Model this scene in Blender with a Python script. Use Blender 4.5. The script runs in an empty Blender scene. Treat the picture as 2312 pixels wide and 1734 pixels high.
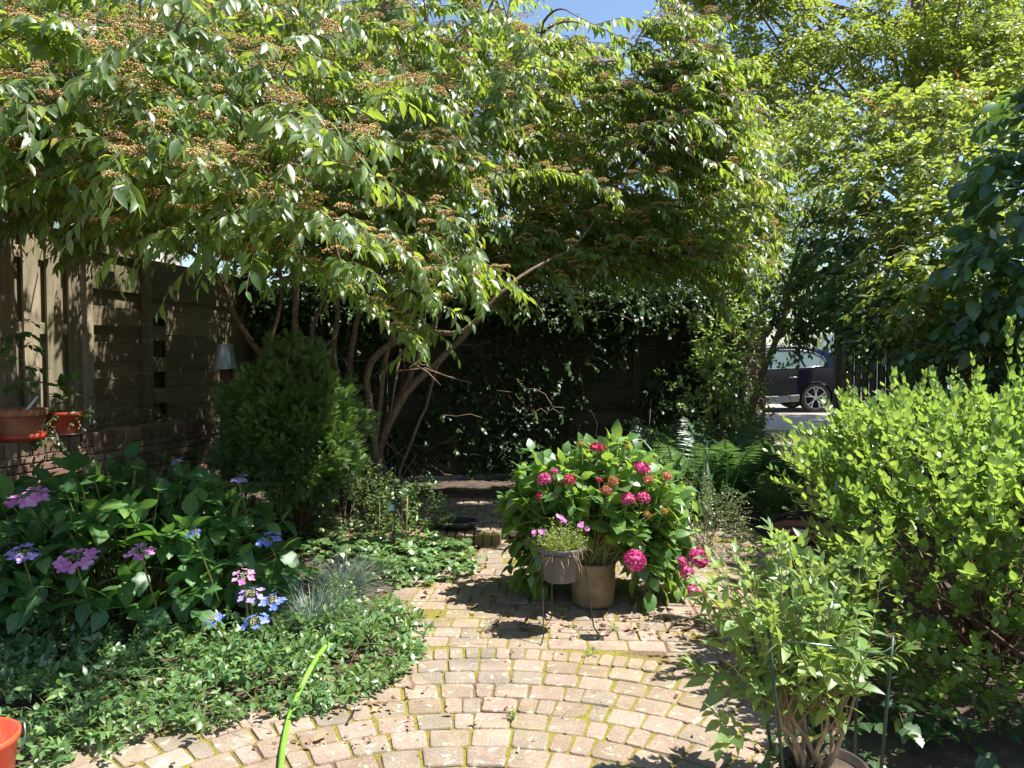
import bpy, math, random
import numpy as np
from mathutils import Vector

rng = np.random.default_rng(11)
random.seed(11)
R = math.radians
sc = bpy.context.scene
col = sc.collection

# ------------------------------------------------------------------ camera, world, sun
F = 1746.0; CU, CV = 1156.0, 867.0; CAMH = 1.55; PITCH = R(2.2)
cam = bpy.data.cameras.new('camera'); camo = bpy.data.objects.new('camera', cam); col.objects.link(camo)
cam.sensor_width = 36; cam.lens = F / 2312 * 36; cam.clip_start = 0.05; cam.clip_end = 1500
camo.location = (0, 0, CAMH); camo.rotation_euler = (R(90) - PITCH, 0, 0)
sc.camera = camo

SUN_EL, SUN_AZ = R(61.5), R(91)            # azimuth from +Y towards +X
w = bpy.data.worlds.new('World'); sc.world = w; w.use_nodes = True
nt = w.node_tree; bg = nt.nodes['Background']
sky = nt.nodes.new('ShaderNodeTexSky'); sky.sky_type = 'NISHITA'; sky.sun_disc = False
sky.sun_elevation = SUN_EL; sky.sun_rotation = SUN_AZ; sky.air_density = 1.0; sky.dust_density = 0.6; sky.ozone_density = 2.0
nt.links.new(sky.outputs[0], bg.inputs[0]); bg.inputs[1].default_value = 0.085
sl = bpy.data.lights.new('sun', 'SUN'); sl.energy = 5.0; sl.angle = R(0.53); sl.color = (1, 0.96, 0.90)
so = bpy.data.objects.new('sun', sl); col.objects.link(so)
sd = Vector((math.cos(SUN_EL) * math.sin(SUN_AZ), math.cos(SUN_EL) * math.cos(SUN_AZ), math.sin(SUN_EL)))
so.rotation_euler = sd.to_track_quat('Z', 'Y').to_euler(); so.location = (5, 0, 12)
sc.view_settings.view_transform = 'Standard'; sc.view_settings.look = 'None'
sc.view_settings.exposure = 1.35; sc.view_settings.gamma = 1
try:
    sc.cycles.max_bounces = 8; sc.cycles.transparent_max_bounces = 8
except Exception:
    pass

# ------------------------------------------------------------------ helpers
cp, sp = math.cos(PITCH), math.sin(PITCH)
def P(u, v, d):
    y = -(v - CV) / F * d
    return np.array([(u - CU) / F * d, d * cp + y * sp, CAMH - d * sp + y * cp])
def G(u, v, z=0.0):
    a = P(u, v, 1.0); c = np.array([0, 0, CAMH]); r = a - c
    return c + r * ((z - CAMH) / r[2])
def px(p):
    x, y, z = p[0], p[1], p[2] - CAMH
    d = y * cp - z * sp; yc = y * sp + z * cp
    return CU + F * x / d, CV - F * yc / d, d
def pip(pt, poly):
    x, y = pt; c = False; j = len(poly) - 1
    for i in range(len(poly)):
        xi, yi = poly[i]; xj, yj = poly[j]
        if (yi > y) != (yj > y) and x < (xj - xi) * (y - yi) / (yj - yi) + xi: c = not c
        j = i
    return c
def nrm(a):
    return a / np.maximum(np.linalg.norm(a, axis=-1, keepdims=True), 1e-9)
def rdir():
    return nrm(rng.normal(size=3))

wloc = {}
class MB:
    def __init__(s):
        s.v = []; s.uv = []; s.t = []; s.q = []; s.tm = []; s.qm = []; s.n = 0
    def add(s, v, t=None, q=None, uv=None, m=0):
        v = np.asarray(v, float).reshape(-1, 3)
        s.v.append(v); s.uv.append(np.zeros((len(v), 2)) if uv is None else np.asarray(uv, float))
        if t is not None and len(t):
            t = np.asarray(t, int).reshape(-1, 3); s.t.append(t + s.n); s.tm.append(np.full(len(t), m))
        if q is not None and len(q):
            q = np.asarray(q, int).reshape(-1, 4); s.q.append(q + s.n); s.qm.append(np.full(len(q), m))
        s.n += len(v); return s
    def box(s, c, size, rz=0.0, m=0, ax=None, ch=0.0):
        hx, hy, hz = np.array(size) / 2
        if ch:
            vs = []
            for z, k in ((-hz, ch), (-hz + ch, 0), (hz - ch, 0), (hz, ch)):
                vs += [(-hx + k, -hy + k, z), (hx - k, -hy + k, z), (hx - k, hy - k, z), (-hx + k, hy - k, z)]
            q = [(3, 2, 1, 0), (12, 13, 14, 15)]
            for l in range(3):
                for i in range(4):
                    q.append((l * 4 + i, l * 4 + (i + 1) % 4, l * 4 + 4 + (i + 1) % 4, l * 4 + 4 + i))
        else:
            vs = [(-hx, -hy, -hz), (hx, -hy, -hz), (hx, hy, -hz), (-hx, hy, -hz), (-hx, -hy, hz), (hx, -hy, hz), (hx, hy, hz), (-hx, hy, hz)]
            q = [(3, 2, 1, 0), (4, 5, 6, 7), (0, 1, 5, 4), (1, 2, 6, 5), (2, 3, 7, 6), (3, 0, 4, 7)]
        v = np.array(vs); cr, sr = math.cos(rz), math.sin(rz)
        M = np.array([[cr, -sr, 0], [sr, cr, 0], [0, 0, 1]])
        if ax is not None: M = np.array(ax).T
        return s.add(v @ M.T + np.array(c), q=q, m=m)
    def tube(s, pts, rad, n=6, m=0, cap=True):
        pts = np.asarray(pts, float); k = len(pts); rad = np.broadcast_to(np.asarray(rad, float), (k,))
        T = nrm(np.gradient(pts, axis=0)); up = np.array([0.3, 0.2, 1.0]) if abs(T[:, 2]).mean() < 0.8 else np.array([1.0, 0.2, 0.1])
        S = nrm(np.cross(T, up)); U = np.cross(S, T)
        a = np.arange(n) / n * 2 * math.pi
        v = pts[:, None] + rad[:, None, None] * (np.cos(a)[None, :, None] * S[:, None] + np.sin(a)[None, :, None] * U[:, None])
        i = np.arange(n); j = (i + 1) % n
        q = np.concatenate([np.stack([r * n + i, r * n + j, (r + 1) * n + j, (r + 1) * n + i], 1) for r in range(k - 1)])
        uv = np.stack([np.repeat(np.arange(k) / max(k - 1, 1), n), np.tile(i / n, k)], 1)
        t = None; v = v.reshape(-1, 3)
        if cap:
            v = np.vstack([v, pts[0], pts[-1]]); uv = np.vstack([uv, [0, 0], [1, 0]])
            t = np.vstack([np.stack([j, i, np.full(n, k * n)], 1), np.stack([(k - 1) * n + i, (k - 1) * n + j, np.full(n, k * n + 1)], 1)])
        return s.add(v, t=t, q=q, uv=uv, m=m)
    def lathe(s, prof, n=32, c=(0, 0, 0), m=0, axis=None):
        prof = np.asarray(prof, float); k = len(prof); a = np.arange(n) / n * 2 * math.pi
        v = np.stack([prof[:, 0][:, None] * np.cos(a), prof[:, 0][:, None] * np.sin(a), np.repeat(prof[:, 1][:, None], n, 1)], -1).reshape(-1, 3)
        if axis == 'y': v = v[:, [0, 2, 1]] * np.array([1, -1, 1])
        i = np.arange(n); j = (i + 1) % n
        q = np.concatenate([np.stack([r * n + i, r * n + j, (r + 1) * n + j, (r + 1) * n + i], 1) for r in range(k - 1)])
        return s.add(v + np.array(c), q=q, m=m)
    def build(s, name, mats, parent=None, smooth=False):
        me = bpy.data.meshes.new(name)
        V = np.concatenate(s.v) if s.v else np.zeros((0, 3)); UV = np.concatenate(s.uv)
        off = wloc[parent.name] if parent is not None else np.zeros(3)
        V = V - off
        T = np.concatenate(s.t) if s.t else np.zeros((0, 3), int); Q = np.concatenate(s.q) if s.q else np.zeros((0, 4), int)
        loops = np.concatenate([T.ravel(), Q.ravel()]).astype(np.int32)
        nT, nQ = len(T), len(Q)
        me.vertices.add(len(V)); me.vertices.foreach_set('co', V.astype(np.float32).ravel())
        me.loops.add(len(loops)); me.loops.foreach_set('vertex_index', loops)
        me.polygons.add(nT + nQ)
        st = np.concatenate([np.arange(nT) * 3, nT * 3 + np.arange(nQ) * 4]).astype(np.int32)
        me.polygons.foreach_set('loop_start', st)
        mi = np.concatenate([np.concatenate(s.tm) if s.tm else np.zeros(0, int), np.concatenate(s.qm) if s.qm else np.zeros(0, int)]).astype(np.int32)
        me.polygons.foreach_set('material_index', mi)
        me.polygons.foreach_set('use_smooth', np.full(nT + nQ, bool(smooth)))
        uvl = me.uv_layers.new(name='UVMap'); uvl.data.foreach_set('uv', UV[loops].astype(np.float32).ravel())
        me.update(calc_edges=True); me.validate()
        for m in (mats if isinstance(mats, (list, tuple)) else [mats]): me.materials.append(m)
        o = bpy.data.objects.new(name, me); col.objects.link(o)
        if parent is not None: o.parent = parent
        wloc[o.name] = off
        return o

def tag(o, label=None, cat=None, group=None, kind=None):
    if label: o['label'] = label
    if cat: o['category'] = cat
    if group: o['group'] = group
    if kind: o['kind'] = kind
    return o
def thing(name, loc, label, cat, group=None):
    o = bpy.data.objects.new(name, None); col.objects.link(o); o.empty_display_size = 0.1
    o.location = tuple(loc); wloc[o.name] = np.array(loc, float)
    return tag(o, label, cat, group)

# ------------------------------------------------------------------ materials
def newmat(name):
    m = bpy.data.materials.new(name); m.use_nodes = True
    t = m.node_tree; return m, t, t.nodes['Principled BSDF'], t.nodes['Material Output']
def N(t, typ, **kw):
    n = t.nodes.new(typ)
    for k, v in kw.items():
        if k in n.inputs: n.inputs[k].default_value = v
        else: setattr(n, k, v)
    return n
def ramp(t, fac, stops, interp='LINEAR'):
    n = t.nodes.new('ShaderNodeValToRGB'); cr = n.color_ramp; cr.interpolation = interp
    while len(cr.elements) < len(stops): cr.elements.new(0.5)
    for e, (p, c) in zip(cr.elements, stops): e.position = p; e.color = (*c, 1)
    t.links.new(fac, n.inputs[0]); return n.outputs[0]
def mixc(t, fac, a, b, mode='MIX'):
    n = t.nodes.new('ShaderNodeMix'); n.data_type = 'RGBA'; n.blend_type = mode
    for sck, val in ((n.inputs[0], fac), (n.inputs[6], a), (n.inputs[7], b)):
        if hasattr(val, 'links'): t.links.new(val, sck)
        else: sck.default_value = val if not isinstance(val, tuple) else (*val, 1)
    return n.outputs[2]
def noise(t, scale, detail=4, rough=0.55, vec=None, dist=0.0):
    n = N(t, 'ShaderNodeTexNoise', Scale=scale, Detail=detail, Roughness=rough, Distortion=dist)
    if vec is not None: t.links.new(vec, n.inputs['Vector'])
    return n.outputs['Fac']
def objco(t, scale=None):
    c = t.nodes.new('ShaderNodeTexCoord').outputs['Object']
    if scale:
        m = t.nodes.new('ShaderNodeMapping'); m.inputs['Scale'].default_value = scale; t.links.new(c, m.inputs[0]); c = m.outputs[0]
    return c
def bump(t, b, h, strength=0.4, dist=0.01):
    n = N(t, 'ShaderNodeBump', Strength=strength, Distance=dist); t.links.new(h, n.inputs['Height']); t.links.new(n.outputs[0], b.inputs['Normal'])

def leafmat(name, stops, trans, tw=0.35, rough=0.42, veins=0.0, spec=0.85):
    m, t, b, out = newmat(name)
    rnd = t.nodes.new('ShaderNodeNewGeometry').outputs['Random Per Island']
    c = ramp(t, rnd, stops)
    cl = noise(t, 1.7, 2, 0.5, objco(t))
    hs = N(t, 'ShaderNodeHueSaturation'); t.links.new(c, hs.inputs['Color'])
    mr = N(t, 'ShaderNodeMapRange'); mr.inputs[1].default_value = 0.3; mr.inputs[2].default_value = 0.7; mr.inputs[3].default_value = 0.8; mr.inputs[4].default_value = 1.25
    t.links.new(cl, mr.inputs[0]); t.links.new(mr.outputs[0], hs.inputs['Value']); c = hs.outputs[0]
    if veins:
        uv = t.nodes.new('ShaderNodeUVMap').outputs[0]
        sx = N(t, 'ShaderNodeSeparateXYZ'); t.links.new(uv, sx.inputs[0])
        ab = N(t, 'ShaderNodeMath', operation='ABSOLUTE'); t.links.new(sx.outputs[1], ab.inputs[0])
        mrb = ramp(t, ab.outputs[0], [(0.0, (1, 1, 1)), (0.09, (0, 0, 0))])
        # side veins: stripes in (x - 0.35*|y|)
        mu = N(t, 'ShaderNodeMath', operation='MULTIPLY_ADD'); t.links.new(ab.outputs[0], mu.inputs[0]); mu.inputs[1].default_value = -0.22; t.links.new(sx.outputs[0], mu.inputs[2])
        fr = N(t, 'ShaderNodeMath', operation='MULTIPLY'); t.links.new(mu.outputs[0], fr.inputs[0]); fr.inputs[1].default_value = 8.0
        fc = N(t, 'ShaderNodeMath', operation='FRACT'); t.links.new(fr.outputs[0], fc.inputs[0])
        sv = ramp(t, fc.outputs[0], [(0.0, (0.7, 0.7, 0.7)), (0.12, (0, 0, 0)), (0.88, (0, 0, 0)), (1, (0.7, 0.7, 0.7))])
        vv = mixc(t, 1.0, mrb, sv, 'LIGHTEN')
        sm = N(t, 'ShaderNodeMath', operation='MULTIPLY'); t.links.new(vv, sm.inputs[0]); sm.inputs[1].default_value = veins
        c = mixc(t, sm.outputs[0], c, (0.30, 0.42, 0.16))
        bump(t, b, vv, -0.35, 0.004)
    t.links.new(c, b.inputs['Base Color']); b.inputs['Roughness'].default_value = rough
    b.inputs['Specular IOR Level'].default_value = spec
    tr = N(t, 'ShaderNodeBsdfTranslucent')
    tc = mixc(t, 0.75, c, trans); t.links.new(tc, tr.inputs['Color'])
    mx = N(t, 'ShaderNodeMixShader', Fac=tw); t.links.new(b.outputs[0], mx.inputs[1]); t.links.new(tr.outputs[0], mx.inputs[2])
    t.links.new(mx.outputs[0], out.inputs[0])
    return m
def plain(name, c, rough=0.6, metal=0.0, var=0.25, scale=12, bmp=0.15, spec=0.5, c2=None):
    m, t, b, out = newmat(name)
    f = noise(t, scale, 5, 0.6, objco(t))
    c2 = c2 or tuple(x * (1 - var * 1.6) for x in c)
    cc = ramp(t, f, [(0.3, c2), (0.68, tuple(min(1, x * (1 + var * 0.5)) for x in c))])
    if name in ('terracotta', 'red_plastic', 'orange_red_plastic', 'grey_plastic', 'brown_glaze', 'green_hose', 'none'):
        dm = ramp(t, noise(t, 34, 6, 0.7, objco(t, (1, 1, .45))), [(0.52, (0, 0, 0)), (0.75, (.38, .38, .38))]); cc = mixc(t, dm, cc, (.34, .30, .25))
    t.links.new(cc, b.inputs['Base Color']); b.inputs['Roughness'].default_value = rough; b.inputs['Metallic'].default_value = metal
    b.inputs['Specular IOR Level'].default_value = spec
    if bmp: bump(t, b, f, bmp, 0.01)
    return m
def woodmat(name, c, c2, algae=(0.10, 0.12, 0.045), al=0.5, grain=(2, 2, 40), rough=0.8):
    m, t, b, out = newmat(name)
    g = noise(t, 3.0, 8, 0.65, objco(t, grain)); f2 = noise(t, 2.2, 4, 0.6, objco(t))
    cc = ramp(t, g, [(0.3, c2), (0.7, c)])
    rnd = t.nodes.new('ShaderNodeNewGeometry').outputs['Random Per Island']
    hv = N(t, 'ShaderNodeHueSaturation'); t.links.new(cc, hv.inputs['Color'])
    mr = N(t, 'ShaderNodeMapRange'); mr.inputs[3].default_value = 0.7; mr.inputs[4].default_value = 1.25; t.links.new(rnd, mr.inputs[0]); t.links.new(mr.outputs[0], hv.inputs['Value'])
    am = ramp(t, f2, [(0.45, (0, 0, 0)), (0.7, (al, al, al))])
    cc = mixc(t, am, hv.outputs[0], algae)
    t.links.new(cc, b.inputs['Base Color']); b.inputs['Roughness'].default_value = rough
    bump(t, b, g, 0.5, 0.006)
    return m

M = {}
M['bark'] = plain('bark', (0.20, 0.13, 0.085), 0.85, scale=30, var=0.45, bmp=0.6)
M['bark_grey'] = plain('bark_grey', (0.24, 0.19, 0.13), 0.85, scale=26, var=0.4, bmp=0.5)
M['bark_green'] = plain('bark_green', (0.20, 0.17, 0.075), 0.75, scale=22, var=0.35, bmp=0.3)
M['twig'] = plain('twig', (0.17, 0.10, 0.06), 0.8, scale=30, var=0.35, bmp=0.2)
M['redstem'] = plain('redstem', (0.11, 0.045, 0.028), 0.8, scale=30, var=0.35, bmp=0.2)
M['greenstem'] = plain('greenstem', (0.20, 0.22, 0.06), 0.6, scale=20, var=0.3, bmp=0.1)
M['tanstem'] = plain('tanstem', (0.36, 0.24, 0.13), 0.75, scale=30, var=0.3, bmp=0.4)
M['coto'] = leafmat('cotoneaster_leaf', [(0, (0.032, 0.08, 0.022)), (0.45, (0.06, 0.125, 0.032)), (0.8, (0.10, 0.175, 0.04)), (0.985, (0.17, 0.23, 0.045)), (1, (0.45, 0.30, 0.05))], (0.50, 0.64, 0.06), 0.46, 0.40, 0.25)
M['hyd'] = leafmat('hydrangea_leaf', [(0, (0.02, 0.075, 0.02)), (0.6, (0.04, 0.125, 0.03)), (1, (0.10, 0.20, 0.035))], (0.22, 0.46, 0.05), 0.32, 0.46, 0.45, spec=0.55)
M['hyd_lit'] = leafmat('pot_hydrangea_leaf', [(0, (0.045, 0.13, 0.03)), (0.6, (0.085, 0.21, 0.045)), (1, (0.17, 0.29, 0.055))], (0.46, 0.66, 0.08), 0.40, 0.40, 0.4)  # lighter copy of the hydrangea leaf, sunlight put into its colour
M['shrub'] = leafmat('shrub_leaf', [(0, (0.07, 0.155, 0.032)), (0.6, (0.125, 0.225, 0.048)), (1, (0.21, 0.30, 0.07))], (0.48, 0.66, 0.09), 0.40, 0.36, 0.2)
M['pale'] = leafmat('pale_shrub_leaf', [(0, (0.08, 0.17, 0.045)), (0.6, (0.15, 0.26, 0.07)), (1, (0.27, 0.35, 0.09))], (0.50, 0.66, 0.11), 0.38, 0.45, 0.25)
M['vine'] = leafmat('vine_leaf', [(0, (0.05, 0.11, 0.032)), (0.5, (0.09, 0.17, 0.04)), (1, (0.24, 0.29, 0.05))], (0.50, 0.60, 0.07), 0.44, 0.42, 0.2)
M['vine_big'] = leafmat('big_vine_leaf', [(0, (0.022, 0.075, 0.035)), (0.7, (0.04, 0.115, 0.045)), (1, (0.09, 0.18, 0.04))], (0.24, 0.40, 0.045), 0.28, 0.40, 0.25)
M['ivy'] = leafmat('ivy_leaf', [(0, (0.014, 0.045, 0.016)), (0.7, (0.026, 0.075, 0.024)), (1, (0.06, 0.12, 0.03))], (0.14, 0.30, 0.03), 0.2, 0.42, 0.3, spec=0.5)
M['vinca'] = leafmat('vinca_leaf', [(0, (0.05, 0.12, 0.04)), (0.6, (0.09, 0.185, 0.06)), (1, (0.19, 0.27, 0.08))], (0.32, 0.52, 0.07), 0.28, 0.38, 0.3)
M['tree'] = leafmat('street_tree_leaf', [(0, (0.05, 0.10, 0.022)), (0.6, (0.085, 0.15, 0.028)), (1, (0.17, 0.22, 0.035))], (0.48, 0.58, 0.06), 0.48, 0.45)
M['bush'] = leafmat('bush_leaf', [(0, (0.06, 0.125, 0.026)), (0.6, (0.11, 0.19, 0.032)), (1, (0.24, 0.29, 0.045))], (0.50, 0.60, 0.06), 0.48, 0.45)
M['thuja'] = leafmat('thuja_frond', [(0, (0.03, 0.07, 0.02)), (0.5, (0.075, 0.15, 0.034)), (0.95, (0.15, 0.24, 0.055)), (1, (0.16, 0.10, 0.045))], (0.24, 0.42, 0.04), 0.3, 0.5)
M['fern'] = leafmat('fern_frond', [(0, (0.035, 0.095, 0.035)), (0.7, (0.055, 0.13, 0.045)), (1, (0.10, 0.18, 0.055))], (0.24, 0.44, 0.09), 0.30, 0.45)
M['strap'] = leafmat('strap_leaf', [(0, (0.035, 0.10, 0.045)), (1, (0.09, 0.17, 0.09))], (0.16, 0.34, 0.09), 0.2, 0.38)
M['fescue'] = leafmat('fescue_blade', [(0, (0.06, 0.12, 0.10)), (0.7, (0.13, 0.20, 0.16)), (1, (0.34, 0.28, 0.14))], (0.2, 0.3, 0.2), 0.2, 0.5)
M['herb'] = leafmat('herb_leaf', [(0, (0.10, 0.17, 0.03)), (0.7, (0.22, 0.30, 0.05)), (1, (0.42, 0.40, 0.10))], (0.45, 0.52, 0.08), 0.35, 0.5)
M['grassy'] = leafmat('grass_blade', [(0, (0.07, 0.13, 0.03)), (1, (0.30, 0.28, 0.08))], (0.34, 0.42, 0.08), 0.3, 0.5)
M['litter'] = leafmat('dry_leaf', [(0, (0.09, 0.045, 0.025)), (0.6, (0.20, 0.10, 0.05)), (1, (0.42, 0.27, 0.14))], (0.3, 0.16, 0.06), 0.12, 0.6)
m, t, b, out = newmat('corymb'); t.links.new(ramp(t, t.nodes.new('ShaderNodeNewGeometry').outputs['Random Per Island'], [(0, (.20, .08, .03)), (.4, (.46, .24, .08)), (.8, (.60, .42, .17)), (1, (.36, .40, .10))]), b.inputs['Base Color']); b.inputs['Roughness'].default_value = .75; M['cob'] = m

m, t, b, out = newmat('car_glass'); b.inputs['Base Color'].default_value = (.16, .22, .21, 1); b.inputs['Roughness'].default_value = .05; b.inputs['Specular IOR Level'].default_value = .8; M['glass'] = m
# ------------------------------------------------------------------ leaf templates
def tpl(ts, ws, fold=0.22, base=0.06):
    """x along length 0..1, y half width -1..1"""
    v = [(0, 0, 0)]; 
    for a, b in zip(ts, ws): v += [(a, -b, b), (a, 0, 0), (a, b, b)]
    v.append((1, 0, 0)); k = len(ts); t = [(0, 1, 2), (0, 2, 3)]
    q = []
    for i in range(k - 1):
        a = 1 + 3 * i; b = a + 3
        q += [(a, b, b + 1, a + 1), (a + 1, b + 1, b + 2, a + 2)]
    a = 1 + 3 * (k - 1); e = 1 + 3 * k
    t += [(a, e, a + 1), (a + 1, e, a + 2)]
    return dict(v=np.array(v, float), t=np.array(t), q=np.array(q).reshape(-1, 4), fold=fold)
LANCE = tpl([0.14, 0.4, 0.72], [0.62, 1.0, 0.62])
OVATE = tpl([0.08, 0.25, 0.5, 0.78], [0.45, 0.9, 1.0, 0.58], 0.16)
OVAL = tpl([0.15, 0.5, 0.82], [0.66, 1.0, 0.68], 0.2)
LOBED = tpl([0.02, 0.18, 0.32, 0.5, 0.75], [0.5, 1.0, 0.72, 0.85, 0.4], 0.12)
DIAM = dict(v=np.array([(0, 0, 0), (0.45, -1, 1), (1, 0, 0), (0.45, 1, 1)], float), t=np.array([(0, 1, 2), (0, 2, 3)]), q=np.zeros((0, 4), int), fold=0.25)
STRIP = tpl([0.02, 0.3, 0.6, 0.85], [0.8, 1.0, 0.8, 0.45], 0.25)

class Leaves:
    def __init__(s): s.d = []
    def put(s, p, a, n, L, W, k): s.d.append((p, a, n, L, W, k))
    def count(s): return sum(len(x[0]) for x in s.d)
    def emit(s, mb, T, m=0):
        if not s.d: return
        p, a, n, L, W, k = [np.concatenate([np.atleast_1d(x[i]) if i > 2 else np.atleast_2d(x[i]) for x in s.d]) for i in range(6)]
        a = nrm(a); S = nrm(np.cross(n, a)); n = np.cross(a, S)
        x, y, f = T['v'][:, 0], T['v'][:, 1], T['v'][:, 2]
        cv = -k[:, None] * x[None] ** 2 * L[:, None] + f[None] * T['fold'] * W[:, None]
        v = p[:, None] + (L[:, None] * (x[None] - 0.18 * np.abs(k[:, None]) * x[None] ** 2))[..., None] * a[:, None] + (W[:, None] * y[None])[..., None] * S[:, None] + cv[..., None] * n[:, None]
        c = len(p); nv = len(x); off = (np.arange(c) * nv)[:, None, None]
        mb.add(v.reshape(-1, 3), t=(T['t'][None] + off).reshape(-1, 3), q=(T['q'][None] + off).reshape(-1, 4), uv=np.tile(T['v'][:, :2], (c, 1)), m=m)

UP = np.array([0, 0, 1.0])
def path(p0, d, ln, sag, n=6, wig=0.0):
    t = np.linspace(0, 1, n)[:, None]
    pts = np.asarray(p0) + np.asarray(d) * ln * t + UP * (-sag * ln * t ** 2)
    if wig: pts = pts + np.cumsum(rng.normal(size=(n, 3)) * wig * ln / n, 0) * (t > 0)
    return pts
def shoot(lv, mb, pts, nl, L, W, arr='alt', ang=55, drop=0.2, k=0.35, r=0.003, m=1, t0=0.15, jit=0.25, taper=0.35, sides=4, decuss=True, nup=0.6, lup=0.0):
    """leaves along a stem polyline"""
    pts = np.asarray(pts, float); kk = len(pts)
    if mb is not None and r: mb.tube(pts, np.linspace(r, r * 0.4, kk), sides, m, cap=False)
    if arr == 'opp': ti = np.repeat(np.linspace(t0, 1, max(nl // 2, 1)), 2)
    else: ti = np.linspace(t0, 1, nl)
    n = len(ti); s = ti * (kk - 1); i0 = np.minimum(s.astype(int), kk - 2); fr = (s - i0)[:, None]
    p = pts[i0] * (1 - fr) + pts[i0 + 1] * fr; T = nrm(pts[i0 + 1] - pts[i0])
    S = nrm(np.cross(T, UP + np.array([0.05, 0.03, 0]))); U = np.cross(S, T)
    sg = np.where(np.arange(n) % 2 == 0, 1.0, -1.0)
    if arr == 'opp' and decuss:
        rot = (np.arange(n) // 2 % 2) * math.pi / 2 + rng.normal(size=n) * 0.25
    elif arr == 'spiral': rot = np.arange(n) * 2.4; sg[:] = 1
    else: rot = rng.normal(size=n) * 0.3
    side = (np.cos(rot) * sg)[:, None] * S + (np.sin(rot) * sg)[:, None] * U
    a_ = np.radians(ang) * (1 - 0.35 * ti)
    A = np.cos(a_)[:, None] * T + np.sin(a_)[:, None] * side + rng.normal(size=(n, 3)) * jit * 0.5 - UP * drop + UP * lup
    A = nrm(A)
    Nn = U * (1 - nup) + UP * nup + rng.normal(size=(n, 3)) * jit
    Nn = np.where((np.abs((nrm(Nn) * A).sum(1)) > 0.93)[:, None], U + rng.normal(size=(n, 3)) * 0.1, Nn)
    sz = (1 - taper * np.abs(ti - 0.45) * 1.6) * rng.uniform(0.62, 1.22, n)
    lv.put(p, A, Nn, L * sz, W * sz * 0.5, k * rng.uniform(0.3, 1.5, n))

def blob_shoots(lv, mb, C, RD, n, ln, nl, L, W, out=0.8, up=0.5, shell=(0.7, 1.0), zmin=-9, accept=None, hemi=None, **kw):
    C = np.asarray(C, float); RD = np.asarray(RD, float); made = 0; tries = 0
    ph = rng.uniform(0, 6.28, 6)
    while made < n and tries < n * 12:
        tries += 1
        d = rdir()
        if hemi is not None and d @ hemi < -0.25 and rng.random() < 0.8: continue
        lump = 1 + 0.14 * math.sin(5 * d[0] + ph[0] + 3 * d[2]) + 0.12 * math.sin(6 * d[1] + ph[1]) + 0.1 * math.sin(8 * d[2] + ph[2] + 4 * d[0])
        p = C + RD * d * rng.uniform(*shell) * lump
        if p[2] < zmin or (accept is not None and not accept(p)): continue
        dd = nrm(d * out + UP * up + rng.normal(size=3) * 0.4)
        l = ln * rng.uniform(0.6, 1.3)
        shoot(lv, mb, path(p, dd, l, kw.get('sag', 0.3), 5, 0.15), nl, L, W, **{k: v for k, v in kw.items() if k != 'sag'})
        made += 1

# beads, florets
OCT_V = np.array([(1, 0, 0), (-1, 0, 0), (0, 1, 0), (0, -1, 0), (0, 0, 1), (0, 0, -1)], float)
OCT_T = np.array([(0, 2, 4), (2, 1, 4), (1, 3, 4), (3, 0, 4), (2, 0, 5), (1, 2, 5), (3, 1, 5), (0, 3, 5)])
def beads(mb, P_, r, m=0):
    c = len(P_); r = np.broadcast_to(r, (c,))
    v = P_[:, None] + r[:, None, None] * OCT_V[None]
    mb.add(v.reshape(-1, 3), t=(OCT_T[None] + (np.arange(c) * 6)[:, None, None]).reshape(-1, 3), m=m)
def floret(mb, p, n, r, m=0, petals=4):
    n = nrm(np.asarray(n, float)); a = nrm(np.cross(n, rdir())); b = np.cross(n, a); ph = rng.uniform(0, 6.28)
    for i in range(petals):
        th = ph + i * 2 * math.pi / petals
        e = math.cos(th) * a + math.sin(th) * b; s = np.cross(n, e)
        cup = rng.uniform(0.05, 0.3)
        v = [p, p + r * (0.45 * e - 0.42 * s + cup * 0.3 * n), p + r * (0.9 * e - 0.38 * s + cup * n), p + r * (1.08 * e + cup * 0.9 * n), p + r * (0.9 * e + 0.38 * s + cup * n), p + r * (0.45 * e + 0.42 * s + cup * 0.3 * n), p + r * (0.55 * e - 0.02 * n)]
        mb.add(v, t=[(0, 1, 6), (1, 2, 6), (2, 3, 6), (3, 4, 6), (4, 5, 6), (5, 0, 6)], m=m)

# ------------------------------------------------------------------ ground, patio, street
def mat_soil():
    m, t, b, out = newmat('soil'); oc = objco(t)
    f = noise(t, 9, 8, 0.7, oc); g = noise(t, 1.2, 3, 0.5, oc)
    c = ramp(t, f, [(0.3, (0.028, 0.02, 0.014)), (0.55, (0.075, 0.05, 0.033)), (0.75, (0.15, 0.10, 0.065))])
    gm = ramp(t, g, [(0.5, (0, 0, 0)), (0.7, (0.6, 0.6, 0.6))])
    c = mixc(t, gm, c, (0.06, 0.07, 0.02)); t.links.new(c, b.inputs['Base Color']); b.inputs['Roughness'].default_value = 0.95
    bump(t, b, f, 0.8, 0.02); return m
def mat_joint():
    m, t, b, out = newmat('joint_moss'); oc = objco(t)
    f = noise(t, 1.6, 4, 0.6, oc); g = noise(t, 60, 6, 0.7, oc)
    mo = ramp(t, g, [(0.3, (0.10, 0.085, 0.012)), (0.7, (0.24, 0.21, 0.02))]); so_ = ramp(t, g, [(0.3, (0.06, 0.035, 0.02)), (0.7, (0.20, 0.12, 0.07))])
    mm = ramp(t, f, [(0.36, (0, 0, 0)), (0.46, (1, 1, 1))])
    t.links.new(mixc(t, mm, so_, mo), b.inputs['Base Color']); b.inputs['Roughness'].default_value = 0.95
    bump(t, b, g, 0.8, 0.01); return m
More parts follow.
